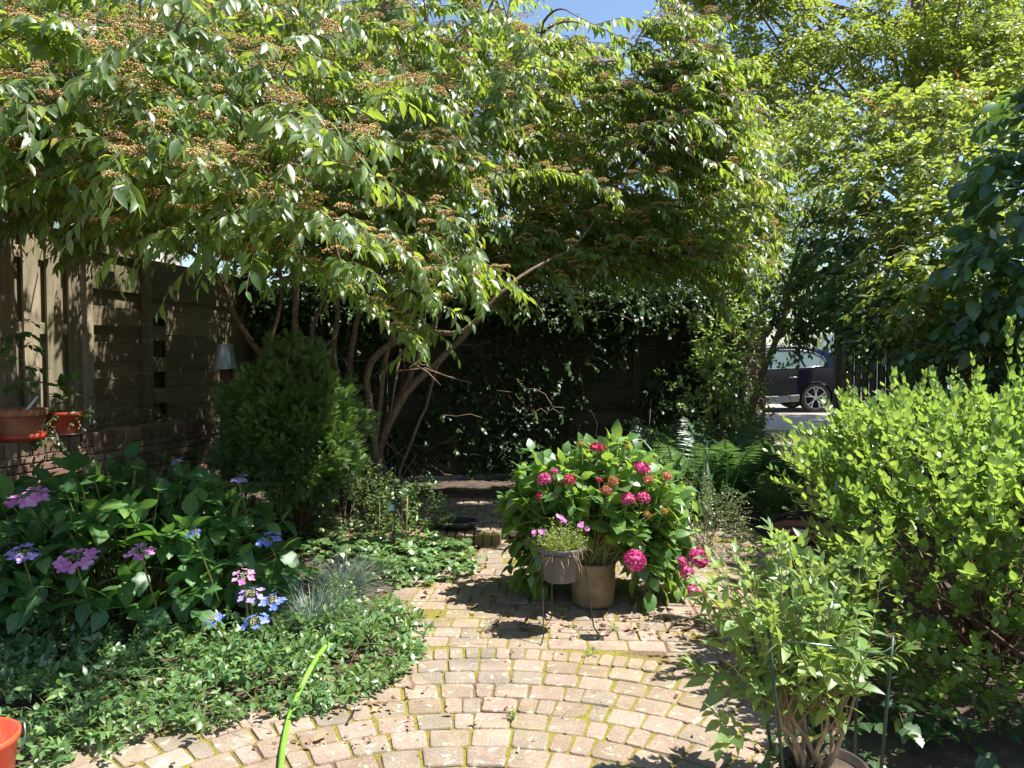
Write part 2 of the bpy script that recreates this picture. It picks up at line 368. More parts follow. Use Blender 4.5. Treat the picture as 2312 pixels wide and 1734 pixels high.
def mat_paver(moss=0.55):
    m, t, b, out = newmat('paver'); oc = objco(t)
    rnd = t.nodes.new('ShaderNodeNewGeometry').outputs['Random Per Island']
    c = ramp(t, rnd, [(0, (0.25, 0.19, 0.14)), (0.25, (0.29, 0.235, 0.18)), (0.5, (0.24, 0.205, 0.165)), (0.75, (0.31, 0.235, 0.185)), (1, (0.35, 0.265, 0.22))])
    f1 = noise(t, 5, 5, 0.65, oc); f2 = noise(t, 120, 3, 0.6, oc); f3 = noise(t, 19, 4, 0.6, oc, 0.6); f4 = noise(t, 1.5, 5, 0.65, oc)
    c = mixc(t, 1.0, c, ramp(t, f1, [(0.25, (0.62, 0.60, 0.56)), (0.75, (1.16, 1.12, 1.08))]), 'MULTIPLY')
    c = mixc(t, 1.0, c, ramp(t, f2, [(0.35, (0.70, 0.70, 0.70)), (0.6, (1.1, 1.1, 1.1))]), 'MULTIPLY')
    li = ramp(t, f3, [(0.60, (0, 0, 0)), (0.66, (0.65, 0.65, 0.65))])
    c = mixc(t, li, c, (0.52, 0.49, 0.38))
    ms = ramp(t, f4, [(0.48, (0, 0, 0)), (0.66, (moss, moss, moss))])
    msk = mixc(t, 1.0, ms, ramp(t, noise(t, 30, 5, 0.7, oc), [(0.4, (0, 0, 0)), (0.6, (1, 1, 1))]), 'MULTIPLY')
    c = mixc(t, msk, c, (0.19, 0.165, 0.03))
    t.links.new(c, b.inputs['Base Color']); b.inputs['Roughness'].default_value = 0.88; b.inputs['Specular IOR Level'].default_value = 0.3
    bump(t, b, f2, 0.35, 0.004); return m
M['soil'] = mat_soil(); M['joint'] = mat_joint(); M['paver'] = mat_paver()

prof = [(-20, -0.03), (1.0, -0.03), (10.45, -0.03), (10.46, 0.05), (11.95, 0.05), (11.96, 0.13), (40, 0.13), (400, 0.13)]
xs = [-300, -6, -3, -1.5, 0, 1.5, 3, 6, 300]
mb = MB(); V = [(x, y, z) for y, z in prof for x in xs]; nx = len(xs)
mb.add(V, q=[(i * nx + j, i * nx + j + 1, (i + 1) * nx + j + 1, (i + 1) * nx + j) for i in range(len(prof) - 1) for j in range(nx - 1)])
tag(mb.build('ground', M['soil']), kind='structure')

LEFT = [(-2.6, 1.5), (-1.72, 2.95), (-1.02, 3.4), (-0.62, 3.78), (-0.52, 4.2), (-0.72, 4.62), (-0.80, 4.95), (-0.55, 5.35), (-0.30, 5.6), (-0.22, 6.3)]
def leftx(y):
    for (x0, y0), (x1, y1) in zip(LEFT, LEFT[1:]):
        if y0 <= y <= y1: return x0 + (x1 - x0) * (y - y0) / (y1 - y0)
    return -2.6 if y < 1.5 else -0.2
def rightx(y): return 1.22 if y < 4.1 else min(1.22 + 0.42 * (y - 4.1), 2.1)
pv = MB()
def paver(c, sx, sy, rz, top=0.0, h=0.05, wedge=0.0):
    """worn paver: rounded plan, domed chamfered edge, its own small tilt"""
    hx, hy = sx / 2, sy / 2; j = lambda s: rng.normal(0, s)
    pl = []
    for cx, cy in ((-1, -1), (1, -1), (1, 1), (-1, 1)):
        kx = hx * (1 + (wedge if cy > 0 else -wedge)); k = rng.uniform(0.006, 0.016)
        bx, by = cx * kx + j(0.0022), cy * hy + j(0.0022)
        if cx * cy > 0: pl += [(bx, by - cy * k), (bx - cx * k, by)]
        else: pl += [(bx - cx * k, by), (bx, by - cy * k)]
    pl = np.array(pl); n = len(pl); cr, sr = math.cos(rz), math.sin(rz)
    tx, ty, dz = j(0.010), j(0.010), j(0.0018)
    V = []
    for s_, z in ((1.0, -h), (1.0, -0.007), (0.955, -0.0012), (0.86, 0.0)):
        q = pl * s_
        V += [(c[0] + cr * x - sr * y, c[1] + sr * x + cr * y, top + dz + z + (tx * x + ty * y if z > -0.02 else 0)) for x, y in q]
    Q = []
    for l in range(3):
        for i in range(n): Q.append((l * n + i, l * n + (i + 1) % n, (l + 1) * n + (i + 1) % n, (l + 1) * n + i))
    t3 = 3 * n; T = [(t3, t3 + i, t3 + i + 1) for i in range(1, n - 1)]
    pv.add(V, q=Q, t=T)
CC = np.array([-0.15, 1.72]); RM = 2.315; PW = 0.147
for row in range(16):
    ro = RM - row * PW; rc = ro - PW / 2
    if rc < 0.1: break
    half = row == 0
    a = rng.uniform(0, 0.1); tot = 2 * math.pi
    while a < tot:
        wd = (0.066 if half else (rng.choice([0.150, 0.150, 0.150, 0.075])) if row > 1 else 0.150) * rng.uniform(0.95, 1.04)
        gap = rng.uniform(0.006, 0.016); da = (wd + gap) / rc; th = a + da / 2; a += da
        c = CC + rc * np.array([math.cos(th), math.sin(th)])
        if c[1] < 1.6 or c[0] < leftx(c[1]) - 0.05 or c[0] > rightx(c[1]): continue
        paver(c, wd, PW - rng.uniform(0.006, 0.011), th - math.pi / 2, wedge=PW / 2 / rc * 0.4)
rot = R(-3); ca, sa = math.cos(rot), math.sin(rot)
for jy in range(0, 58):
    x = -3.0 + (0.07 if jy % 2 else 0); 
    while x < 3.2:
        wd = rng.choice([0.150, 0.150, 0.205, 0.10]) * rng.uniform(0.96, 1.03); gx = rng.uniform(0.006, 0.015)
        lx, ly = x + wd / 2, 1.4 + jy * 0.150; x += wd + gx
        # the right hand path turns away
        c = np.array([lx * ca - ly * sa, lx * sa + ly * ca])
        if np.hypot(*(c - CC)) < RM + 0.055 or c[0] < leftx(c[1]) or c[0] > rightx(c[1]) or c[1] > 7.6 or c[1] < 1.7: continue
        paver(c, wd, 0.150 - rng.uniform(0.006, 0.012), rot + rng.normal(0, 0.006), top=-0.003)
tag(pv.build('patio', M['paver']), kind='structure')
# joint bed under the pavers, gently lumpy
mb = MB(); gx = np.arange(-2.9, 3.0, 0.05); gy = np.arange(1.2, 7.7, 0.05); XX, YY = np.meshgrid(gx, gy)
ZZ = -0.0075 + 0.003 * np.sin(XX * 7 + 2 * np.sin(YY * 3)) * np.sin(YY * 6.3) + rng.normal(0, 0.0012, XX.shape)
edge = np.vectorize(leftx)(YY); ZZ = np.where(XX < edge - 0.04, -0.028 + 0.0 * ZZ, ZZ)
nx, ny = len(gx), len(gy); ii = np.arange(ny - 1)[:, None] * nx + np.arange(nx - 1)[None]
keep = ((XX > edge - 0.06) & (XX < np.vectorize(rightx)(YY) + .02))[:-1, :-1]
mb.add(np.stack([XX, YY, ZZ], -1).reshape(-1, 3), q=np.stack([ii, ii + 1, ii + nx + 1, ii + nx], -1)[keep].reshape(-1, 4))
tag(mb.build('joint_bed', M['joint'], smooth=True), kind='structure')

# street beyond the gate
m, t, b, out = newmat('street_clinker'); oc = objco(t)
br = N(t, 'ShaderNodeTexBrick', Scale=1.0); br.inputs['Color1'].default_value = (0.34, 0.29, 0.25, 1); br.inputs['Color2'].default_value = (0.42, 0.36, 0.31, 1); br.inputs['Mortar'].default_value = (0.22, 0.20, 0.17, 1)
br.inputs['Brick Width'].default_value = 0.21; br.inputs['Row Height'].default_value = 0.105; br.inputs['Mortar Size'].default_value = 0.006; t.links.new(oc, br.inputs['Vector'])
c = mixc(t, 1.0, br.outputs[0], ramp(t, noise(t, 0.9, 6, 0.6, oc), [(0.3, (0.8, 0.8, 0.8)), (0.7, (1.1, 1.1, 1.1))]), 'MULTIPLY')
t.links.new(c, b.inputs['Base Color']); b.inputs['Roughness'].default_value = 0.9
mb = MB(); mb.add([(-80, 14.4, 0.136), (80, 14.4, 0.136), (80, 34, 0.136), (-80, 34, 0.136)], q=[(0, 1, 2, 3)])
tag(mb.build('street', m), kind='structure')

# ------------------------------------------------------------------ steps at the gate, raised brick bed edge
M['stone'] = plain('step_stone', (0.20, 0.19, 0.16), 0.9, scale=9, var=0.4, bmp=0.4, c2=(0.09, 0.10, 0.06))
for i, (y, z, lab) in enumerate(((10.42, 0.04, 'lower worn stone step below the garden gate opening'), (11.92, 0.12, 'upper worn stone step under the grass verge by the gate'))):
    o = MB().box((4.2, y + 0.13, z - 0.02), (1.5, 0.34, 0.12), ch=0.012).build('stone_step', M['stone'])
    tag(o, lab, 'step', 'stone steps at the gate')
M['brickA'] = None
def mat_brick(name, stops, algae, al):
    m, t, b, out = newmat(name); oc = objco(t)
    rnd = t.nodes.new('ShaderNodeNewGeometry').outputs['Random Per Island']
    c = ramp(t, rnd, stops); f = noise(t, 14, 6, 0.65, oc); g = noise(t, 2.0, 4, 0.6, oc)
    c = mixc(t, 1.0, c, ramp(t, f, [(0.3, (0.6, 0.6, 0.6)), (0.7, (1.15, 1.15, 1.15))]), 'MULTIPLY')
    c = mixc(t, ramp(t, g, [(0.42, (0, 0, 0)), (0.66, (al, al, al))]), c, algae)
    t.links.new(c, b.inputs['Base Color']); b.inputs['Roughness'].default_value = 0.9; bump(t, b, f, 0.6, 0.008); return m
M['brick'] = mat_brick('old_brick', [(0, (0.14, 0.075, 0.05)), (0.5, (0.20, 0.115, 0.075)), (1, (0.29, 0.18, 0.125))], (0.09, 0.095, 0.04), 0.75)
M['mortar'] = plain('mortar', (0.12, 0.10, 0.075), 0.95, scale=25, var=0.4, bmp=0.4)
M['mossbrick'] = mat_brick('mossy_brick', [(0, (0.22, 0.14, 0.09)), (1, (0.34, 0.22, 0.14))], (0.16, 0.15, 0.03), 0.9)

# raised brick platform behind the pot
root = thing('raised_platform', (-0.6, 6.35, 0), 'low mossy brick edged platform carrying the black saucer', 'platform')
mb = MB()
for i in range(20):
    mb.box((-1.55 + i * 0.075, 6.33 + rng.normal(0, 0.004), 0.028), (0.064, 0.20, 0.105), rz=rng.normal(0, 0.02), ch=0.007)
mb.build('brick_edge', M['mossbrick'], root)
pv = MB()
for jy in range(10):
    x = -1.55 + (jy % 2) * 0.08
    while x < 0.0:
        paver((x + 0.075, 6.53 + jy * 0.15), 0.142, 0.14, rng.normal(0, 0.01), top=0.066); x += 0.152
pv.build('paving', mat_paver(0.55), root)
MB().box((-0.78, 7.12, 0.005), (1.5, 1.40, 0.07)).build('bed_fill', M['soil'], root)

# ------------------------------------------------------------------ brick planter wall on the left
def wl(d): return np.array([-3.33 + 0.30 * (d - 5.5), d])
root = thing('brick_wall', (*wl(5.6), 0), 'low old brick planter wall with upright top course below the wooden fence', 'wall')
d0, d1 = 4.2, 7.15; a0, a1 = wl(d0), wl(d1); L_ = np.linalg.norm(a1 - a0); dr = (a1 - a0) / L_; nn = np.array([dr[1], -dr[0]]); ang = math.atan2(dr[1], dr[0])
mb = MB(); cp_ = MB()
for r_ in range(14):
    x = -0.105 if r_ % 2 else 0
    while x < L_ - 0.05:
        c = a0 + dr * (x + 0.105) - nn * (0.05 + rng.normal(0, 0.002)); mb.box((c[0], c[1], 0.028 + r_ * 0.0605), (0.2, 0.1, 0.05), ang, ch=0.005); x += 0.21
x = 0
while x < L_ - 0.06:
    c = a0 + dr * (x + 0.05) - nn * (0.1 + rng.normal(0, 0.003)); cp_.box((c[0], c[1], 0.895 + rng.normal(0, 0.003)), (0.092, 0.205, 0.108), ang + rng.normal(0, 0.012), ch=0.007); x += 0.104
mb.build('brickwork', M['brick'], root); cp_.build('coping', M['brick'], root)
c = (a0 + a1) / 2 - nn * 0.06; MB().box((c[0], c[1], 0.42), (L_, 0.09, 0.83), ang).build('mortar', M['mortar'], root)
c = (a0 + a1) / 2 - nn * 0.45; o = MB().box((c[0], c[1], 0.44), (L_, 0.5, 0.9), ang).build('planter_soil', M['soil'])
tag(o, kind='structure')

# ------------------------------------------------------------------ left fence: three stretches
M['fence'] = woodmat('fence_board', (0.33, 0.27, 0.185), (0.15, 0.115, 0.075), (0.12, 0.125, 0.05), 0.75, (9, 9, 1.2))
M['fence_h'] = woodmat('fence_board_flat', (0.21, 0.165, 0.095), (0.095, 0.07, 0.042), (0.085, 0.095, 0.035), 0.85, (1.2, 1.2, 12))  # algae on wood, darkened to carry some of the panel's shade
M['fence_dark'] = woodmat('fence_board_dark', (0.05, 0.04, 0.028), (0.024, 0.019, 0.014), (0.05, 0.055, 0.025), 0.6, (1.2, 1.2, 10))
M['gate_wood'] = woodmat('gate_wood', (0.05, 0.032, 0.02), (0.024, 0.016, 0.011), (0.05, 0.045, 0.02), 0.3, (9, 9, 1.2))
def fl(d): return np.array([-3.75 + 0.17 * (d - 5.5), d])
fdir = nrm(fl(6) - fl(5)); fn = np.array([fdir[1], -fdir[0]]); fang = math.atan2(fdir[1], fdir[0])
def fbox(mb, s, off, z, sz, ch=0.004, tilt=0.0, m=0):
    c = fl(4.3) + fdir * s + fn * off; mb.box((c[0], c[1], z), sz, fang + tilt, ch=ch, m=m)
def sd_(d): return (d - 4.3) / fdir[1]
root = thing('plank_fence', (*fl(5.2), 0.6), 'weathered grey fence of upright boards with wavy tops behind the terracotta planter', 'fence')
mb = MB(); s = 0; i = 0
while s < sd_(6.42):
    top = 2.55 + rng.normal(0, 0.02)
    fbox(mb, s, 0.032 if i % 2 == 0 else -0.018, (top + 0.55) / 2, (0.145 if i % 2 == 0 else 0.205, 0.02, top - 0.55), tilt=rng.normal(0, 0.02))
    s += 0.115; i += 1
mb.build('boards', M['fence'], root)
for z in (1.05, 1.75, 2.32):
    mb = MB(); fbox(mb, sd_(5.36), 0.007, z, (2.2, 0.026, 0.09)); mb.build('rail', M['fence'], root)
mb = MB(); fbox(mb, sd_(6.47), 0.03, 1.45, (0.075, 0.085, 2.1), ch=0.01); mb.build('post', M['fence'], root)
root = thing('slatted_fence', (*fl(6.8), 0.6), 'greenish brown fence panel of wide alternating level boards behind the red pot', 'fence')
mb = MB(); z = 0.95; i = 0
while z < 2.5:
    fbox(mb, sd_(6.88), 0.03 if i % 2 == 0 else -0.01, z, (0.76, 0.016, 0.17), tilt=rng.normal(0, 0.008)); z += 0.155; i += 1
mb.build('boards', M['fence_h'], root)
for dd in (6.56, 6.72, 7.0):
    mb = MB(); fbox(mb, sd_(dd), -0.035, 1.7, (0.09, 0.018, 1.62)); mb.build('batten', M['fence_h'], root)
mb = MB(); fbox(mb, sd_(7.24), 0.05, 1.5, (0.07, 0.07, 1.95), ch=0.01); mb.build('post', M['fence_h'], root)
root = thing('shaded_fence', (*fl(8.2), 0), 'level board fence panel in deep shade behind the conifer and zinc pail', 'fence')  # same boards as the slatted panel, shade partly put into their colour
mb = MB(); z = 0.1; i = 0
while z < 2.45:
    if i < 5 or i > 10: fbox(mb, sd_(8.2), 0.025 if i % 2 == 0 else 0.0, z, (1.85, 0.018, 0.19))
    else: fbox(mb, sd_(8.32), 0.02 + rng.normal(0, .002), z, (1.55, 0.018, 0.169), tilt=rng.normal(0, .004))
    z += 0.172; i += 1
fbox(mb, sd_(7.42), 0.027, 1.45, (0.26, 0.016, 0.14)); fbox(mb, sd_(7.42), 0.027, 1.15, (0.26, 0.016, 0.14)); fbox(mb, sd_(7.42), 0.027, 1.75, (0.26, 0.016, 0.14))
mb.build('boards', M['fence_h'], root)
mb = MB(); fbox(mb, sd_(8.2), -0.03, 1.3, (1.85, 0.012, 2.3)); mb.build('gap_shade', M['fence_dark'], root)  # added dark sheet, so the gaps between the boards look shaded
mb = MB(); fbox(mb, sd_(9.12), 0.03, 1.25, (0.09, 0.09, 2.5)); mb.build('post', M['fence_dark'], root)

# ------------------------------------------------------------------ back fence, gate pillar, side fence
B0, B1 = np.array([-3.12, 9.15]), np.array([3.28, 10.85]); bl = np.linalg.norm(B1 - B0); bd = (B1 - B0) / bl; bn = np.array([bd[1], -bd[0]]); bang = math.atan2(bd[1], bd[0])
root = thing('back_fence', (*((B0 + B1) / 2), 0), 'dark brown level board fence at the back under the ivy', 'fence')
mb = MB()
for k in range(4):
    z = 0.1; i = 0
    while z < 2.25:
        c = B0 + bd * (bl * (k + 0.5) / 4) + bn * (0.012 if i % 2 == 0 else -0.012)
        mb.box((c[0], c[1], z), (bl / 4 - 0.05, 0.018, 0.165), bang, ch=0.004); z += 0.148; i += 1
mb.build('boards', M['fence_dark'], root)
for k in range(5):
    c = B0 + bd * (0.05 + (bl - 0.1) * k / 4); MB().box((c[0], c[1], 1.15), (0.09, 0.09, 2.3), bang, ch=0.008).build('post', M['fence_dark'], root)
root = thing('brick_pillar', (3.47, 11.0, 0), 'tall narrow brick gate pillar overgrown with bare vine stems', 'pillar')
mb = MB()
for r_ in range(40):
    for k in range(2):
        if r_ % 2: mb.box((3.425 + k * 0.105, 11.0, 0.03 + r_ * 0.061), (0.1, 0.21, 0.051), ch=0.005)
        else: mb.box((3.475, 10.948 + k * 0.105, 0.03 + r_ * 0.061), (0.205, 0.1, 0.051), ch=0.005)
mb.build('brickwork', M['brick'], root); MB().box((3.475, 11.0, 1.21), (0.19, 0.195, 2.42)).build('mortar', M['mortar'], root)
mb = MB()
for i in range(150):
    p = np.array([3.47 + rng.uniform(-0.36, 0.02), 10.86 + rng.uniform(-0.12, 0.02), rng.uniform(0.6, 2.5)])
    mb.tube(path(p, nrm(np.array([-abs(rng.normal()) * .8 + .1, rng.normal() * 0.4, rng.normal() * 0.9])), rng.uniform(0.15, 0.5), rng.uniform(-0.3, 0.8), 7, 0.9), rng.uniform(0.002, 0.006), 4, cap=False)
tag(mb.build('vine_stems', plain('dead_vine', (0.36, 0.25, 0.19), 0.8, scale=20, var=0.3, bmp=0)), 'tangle of bare reddish vine stems over the brick gate pillar', 'vine')
root = thing('side_fence', (4.5, 9.3, 0), 'dark wooden side fence and gate post under the climbing vine', 'fence')
mb = MB(); S0, S1 = np.array([4.56, 10.75]), np.array([4.15, 4.6]); sl_ = np.linalg.norm(S1 - S0); sdv = (S1 - S0) / sl_; sang = math.atan2(sdv[1], sdv[0])
x = 0.1; i = 0
while x < sl_:
    c = S0 + sdv * x + np.array([-0.02 if i % 2 else 0.012, 0]); mb.box((c[0], c[1], 1.05), (0.14, 0.02, 2.1), sang, ch=0.004); x += 0.125; i += 1
mb.build('boards', M['gate_wood'], root)
MB().box((4.56, 10.8, 1.15), (0.1, 0.1, 2.3), ch=0.008).build('post', M['gate_wood'], root)
c = (S0 + S1) / 2; MB().box((c[0] - 0.045, c[1], 1.7), (sl_, 0.04, 0.09), sang).build('rail', M['gate_wood'], root)

# ------------------------------------------------------------------ the big spreading cotoneaster
SDV = np.array(sd)
def shadow_x(p, z=0.0): return p[0] - (p[2] - z) * sd[0] / sd[2]
def shadow_y(p, z=0.0): return p[1] - (p[2] - z) * sd[1] / sd[2]
LIGHT = [(P(790, 930, 6.2), .26), (P(800, 1040, 6.2), .24), (G(760, 1195), .16), (G(860, 1215), .22), (G(1060, 1150), .14), (G(1080, 1215), .16), (P(1200, 900, 9.3), .22), (P(1130, 930, 9.3), .14), (P(1590, 870, 8.2), .34), (P(1640, 800, 8.2), .34), (P(1630, 700, 8.2), .24), (P(1480, 960, 7.3), .26), (P(1590, 990, 7.1), .26), (P(1650, 1000, 7.0), .30), (P(1720, 1050, 6.9), .20), (P(1520, 1010, 7.2), .22), (P(1330, 800, 9.6), .16), (P(1240, 790, 9.4), .12),
         (P(1000, 760, 6.6), .16), (P(1050, 745, 6.6), .14), (P(60, 560, 5.8), .14), (P(140, 600, 6.1), .14), (P(150, 820, 6.1), .14), (P(90, 760, 5.9), .12), (P(300, 560, 6.9), .12), (P(240, 700, 6.5), .10), (P(420, 640, 7.6), .12), (G(880, 1345), .12), (G(760, 1330), .16), (P(420, 1260, 4.1), .18), (P(500, 1280, 4.0), .18), (P(300, 1130, 4.5), .12), (P(120, 1010, 5.4), .12), (P(430, 1100, 4.4), .14)]
lr = np.random.default_rng(5)
for q_ in range(20): LIGHT.append((P(lr.uniform(0, 620), lr.uniform(1050, 1420), lr.uniform(3.9, 4.7)), lr.uniform(.08, .15)))
for q_ in range(8): LIGHT.append((P(lr.uniform(0, 400), lr.uniform(960, 1040), 5.6), lr.uniform(.08, .13)))
for q_ in range(8): LIGHT.append((P(lr.uniform(980, 1500), lr.uniform(720, 1000), 9.4), lr.uniform(.08, .14)))
LC = np.array([c for c, r in LIGHT]); LRr = np.array([r for c, r in LIGHT])
def light_ok(p):
    w_ = p - LC; s_ = w_ @ SDV; e = w_ - s_[:, None] * SDV
    return not np.any((s_ > 0.15) & ((e ** 2).sum(1) < LRr ** 2))
SKYGAP = [(1300, -60), (1455, -60), (1440, 50), (1400, 115), (1350, 90), (1315, 40)]
def coto_ok(p, strict=True):
    if p[2] < 0.8: return False
    if p[1] > 1:
        g_ = px(p)
        if pip(g_[:2], SKYGAP): return False
    if not light_ok(p): return False
    x0, y0 = shadow_x(p), shadow_y(p)
    if y0 < 4.45 and x0 > -1.65 + 0.5 * max(0, y0 - 3.6): return False   # the patio and the near ground cover stay sunlit
    x1, y1 = shadow_x(p, 0.7), shadow_y(p, 0.7)
    if 0.0 < x1 < 1.6 and 3.9 < y1 < 5.35: return False         # so does the potted hydrangea
    x2, y2 = shadow_x(p, 1.6), shadow_y(p, 1.6)
    return True
TB = np.array([-1.35, 7.35, 0.0])
root = thing('cotoneaster_tree', TB, 'big spreading multi-stemmed tree with drooping lance leaves and orange brown flower clusters', 'tree')
limbs = []
def limb(uvd, r0, r1, mat='bark', name='limb', base=None):
    pts = [np.array(base)] if base is not None else []
    pts += [P(*x) for x in uvd]; pts = np.array(pts)
    # resample smoothly
    t = np.linspace(0, len(pts) - 1, 5 * len(pts)); i0 = np.minimum(t.astype(int), len(pts) - 2); f = (t - i0)[:, None]
    pm = np.vstack([2 * pts[0] - pts[1], pts, 2 * pts[-1] - pts[-2]]); a, b_, c_, d_ = pm[i0], pm[i0 + 1], pm[i0 + 2], pm[i0 + 3]
    q = 0.5 * ((2 * b_) + (-a + c_) * f + (2 * a - 5 * b_ + 4 * c_ - d_) * f ** 2 + (-a + 3 * b_ - 3 * c_ + d_) * f ** 3)
    q = q + np.cumsum(rng.normal(size=q.shape) * 0.006, 0)
    mb = MB(); mb.tube(q, np.linspace(r0 * .72, r1 * .9, len(q)), 8); o = mb.build(name, M[mat], root, smooth=True)
    limbs.append(q); return o
bz = lambda dx, dy: TB + np.array([dx * 2.2, dy * 2.0, -0.02])
limb([(790, 1000, 7.2), (700, 850, 7.0), (668, 760, 6.9), (665, 640, 6.8), (640, 420, 6.4), (560, 200, 5.8), (480, 0, 5.6)], .055, .015, base=bz(-.1, 0))
limb([(740, 1000, 7.3), (580, 800, 7.2), (520, 700, 7.1), (470, 610, 6.7), (330, 530, 5.8), (170, 480, 4.9), (0, 500, 4.3), (-120, 540, 4.0)], .045, .016, base=bz(-.15, .05))
limb([(840, 960, 7.1), (830, 830, 6.9), (900, 770, 6.7), (985, 755, 6.6), (1055, 745, 6.5), (1150, 650, 6.5), (1290, 560, 6.8), (1380, 440, 7.1)], .055, .008, base=bz(.05, -.05))
limb([(850, 1040, 7.3), (900, 900, 7.2), (990, 800, 7.3), (1100, 690, 7.4), (1190, 610, 7.4), (1330, 480, 7.5), (1480, 300, 7.5), (1560, 140, 7.5)], .06, .015, base=bz(.1, .05))
limb([(800, 1000, 7.35), (780, 830, 7.4), (800, 700, 7.5), (860, 520, 7.4), (900, 300, 7.2), (950, 60, 7.0), (980, -150, 7.0)], .05, .012, base=bz(0, .1))
limb([(800, 980, 7.2), (760, 800, 7.1), (765, 690, 6.9), (720, 500, 6.4), (700, 300, 6.0), (760, 90, 5.8)], .045, .012, base=bz(-.05, -.1))
limb([(840, 1000, 7.2), (870, 800, 6.9), (900, 700, 6.5), (870, 560, 6.0), (820, 420, 5.5), (700, 330, 5.0), (560, 330, 4.5)], .04, .012, base=bz(0.02, -.12))
limb([(860, 1000, 7.4), (920, 860, 7.5), (960, 760, 7.6), (1050, 590, 7.7), (1150, 400, 7.7), (1200, 200, 7.6), (1230, 40, 7.5)], .05, .012, base=bz(.12, .1))
limb([(900, 1080, 7.2), (935, 980, 7.15), (965, 870, 7.1), (985, 800, 7.1)], .022, .012, base=bz(.2, 0))
limb([(600, 900, 7.0), (610, 780, 7.0), (640, 640, 6.9), (560, 520, 6.2), (420, 440, 5.2), (250, 420, 4.6)], .03, .01, base=bz(-.25, -.1))
limb([(720, 900, 7.2), (700, 760, 7.3), (760, 560, 7.2), (600, 330, 6.6), (420, 200, 5.6), (250, 120, 4.9)], .04, .01, base=bz(-.1, .12))
limb([(1080, 690, 7.4), (1130, 610, 7.2), (1200, 598, 7.1), (1290, 602, 7.0)], .022, .012)
LP_ = np.concatenate(limbs)
lv = Leaves(); tw = MB(); corymb_spots = []
layers = [
 ([(-150, -60), (500, -120), (640, 130), (830, 270), (900, 440), (880, 560), (800, 600), (700, 590), (560, 500), (420, 450), (340, 430), (250, 440), (100, 420), (-150, 440)], 3.35, 4.9, 420),
 ([(-150, -220), (1270, -220), (1260, 40), (1220, 150), (1080, 300), (980, 500), (860, 560), (600, 480), (450, 500), (300, 460), (-150, 430)], 4.9, 6.3, 760),
 ([(450, -220), (1270, -220), (1270, 40), (1360, 150), (1440, 170), (1520, 120), (1590, 180), (1640, 300), (1690, 420), (1640, 560), (1560, 590), (1480, 520), (1380, 500), (1200, 520), (1050, 540), (900, 560), (700, 480), (500, 440)], 6.2, 7.9, 1050),
 ([(1150, 60), (1500, 120), (1640, 260), (1720, 420), (1680, 560), (1400, 560), (1150, 540)], 7.7, 9.3, 520),
 ([(-100, 390), (380, 420), (540, 520), (480, 570), (340, 550), (200, 490), (-100, 460)], 4.7, 6.6, 150),
 ([(330, 460), (560, 540), (690, 600), (800, 640), (880, 720), (950, 740), (1000, 640), (1060, 660), (1090, 590), (1000, 470), (800, 440), (500, 400)], 4.1, 5.6, 240),
 ([(880, 520), (1250, 520), (1640, 540), (1690, 600), (1600, 640), (1480, 600), (1300, 620), (1150, 600), (1060, 660), (960, 640)], 6.8, 8.9, 560),
 ([(330, 150), (800, 100), (850, 420), (600, 500), (340, 460)], 7.0, 8.9, 300),
 ([(1420, -40), (1520, 40), (1560, 130), (1620, 200), (1600, 400), (1480, 420), (1380, 220)], 6.4, 7.4, 130),
]
def spray(p, dd, ln, sag, k_l, heavy=1.0, lim=True):
    pts = path(p, dd, ln, sag, 8, 0.25)
    if not coto_ok(pts[-1]) or not coto_ok(pts[4]) or not coto_ok(pts[2]) or not coto_ok(pts[6]): return False
    L = rng.uniform(0.09, 0.125)
    shoot(lv, tw, pts, k_l, L, L * 0.36, 'alt', 58, 0.5, 0.25, 0.0035, 1, 0.12, 0.38, 0.3, 4, nup=0.45)
    if lim:
        global NODES
        d2 = ((NODES - p) ** 2).sum(1); j = np.argmin(d2); q = NODES[j]; dist = math.sqrt(d2[j])
        mid = (p + q) / 2 + UP * 0.10 * dist + rng.normal(size=3) * 0.08 * dist
        t = np.linspace(0, 1, 7)[:, None]; cq = (1 - t) ** 2 * q + 2 * t * (1 - t) * mid + t * t * p
        tw.tube(cq, np.linspace(0.0075, 0.0042, 7), 5, 1, cap=False)
        NODES = np.vstack([NODES, cq[2:], pts[:5]])
    # side shoots carrying more leaves
    for s_ in range(rng.integers(1, 4)):
        i = rng.integers(1, 6); T = nrm(pts[i + 1] - pts[i]); sd2 = nrm(T + nrm(np.cross(T, UP)) * rng.choice([-0.9, 0.9]) + UP * rng.uniform(-0.1, 0.5))
        shoot(lv, tw, path(pts[i], sd2, ln * rng.uniform(0.25, 0.5), 0.5, 5, 0.2), int(k_l * 0.5), L * 0.9, L * 0.33, 'alt', 58, 0.45, 0.25, 0.0025, 1, 0.2, 0.38, 0.3, 4, nup=0.45)
    if rng.random() < 0.7:
        for s_ in range(rng.integers(1, 5)):
            i = rng.integers(2, 7); corymb_spots.append((pts[i] + UP * rng.uniform(0.015, 0.05) + rng.normal(size=3) * 0.015, rng.uniform(0.026, 0.055)))
    return True
NODES = LP_.copy(); CAND = []
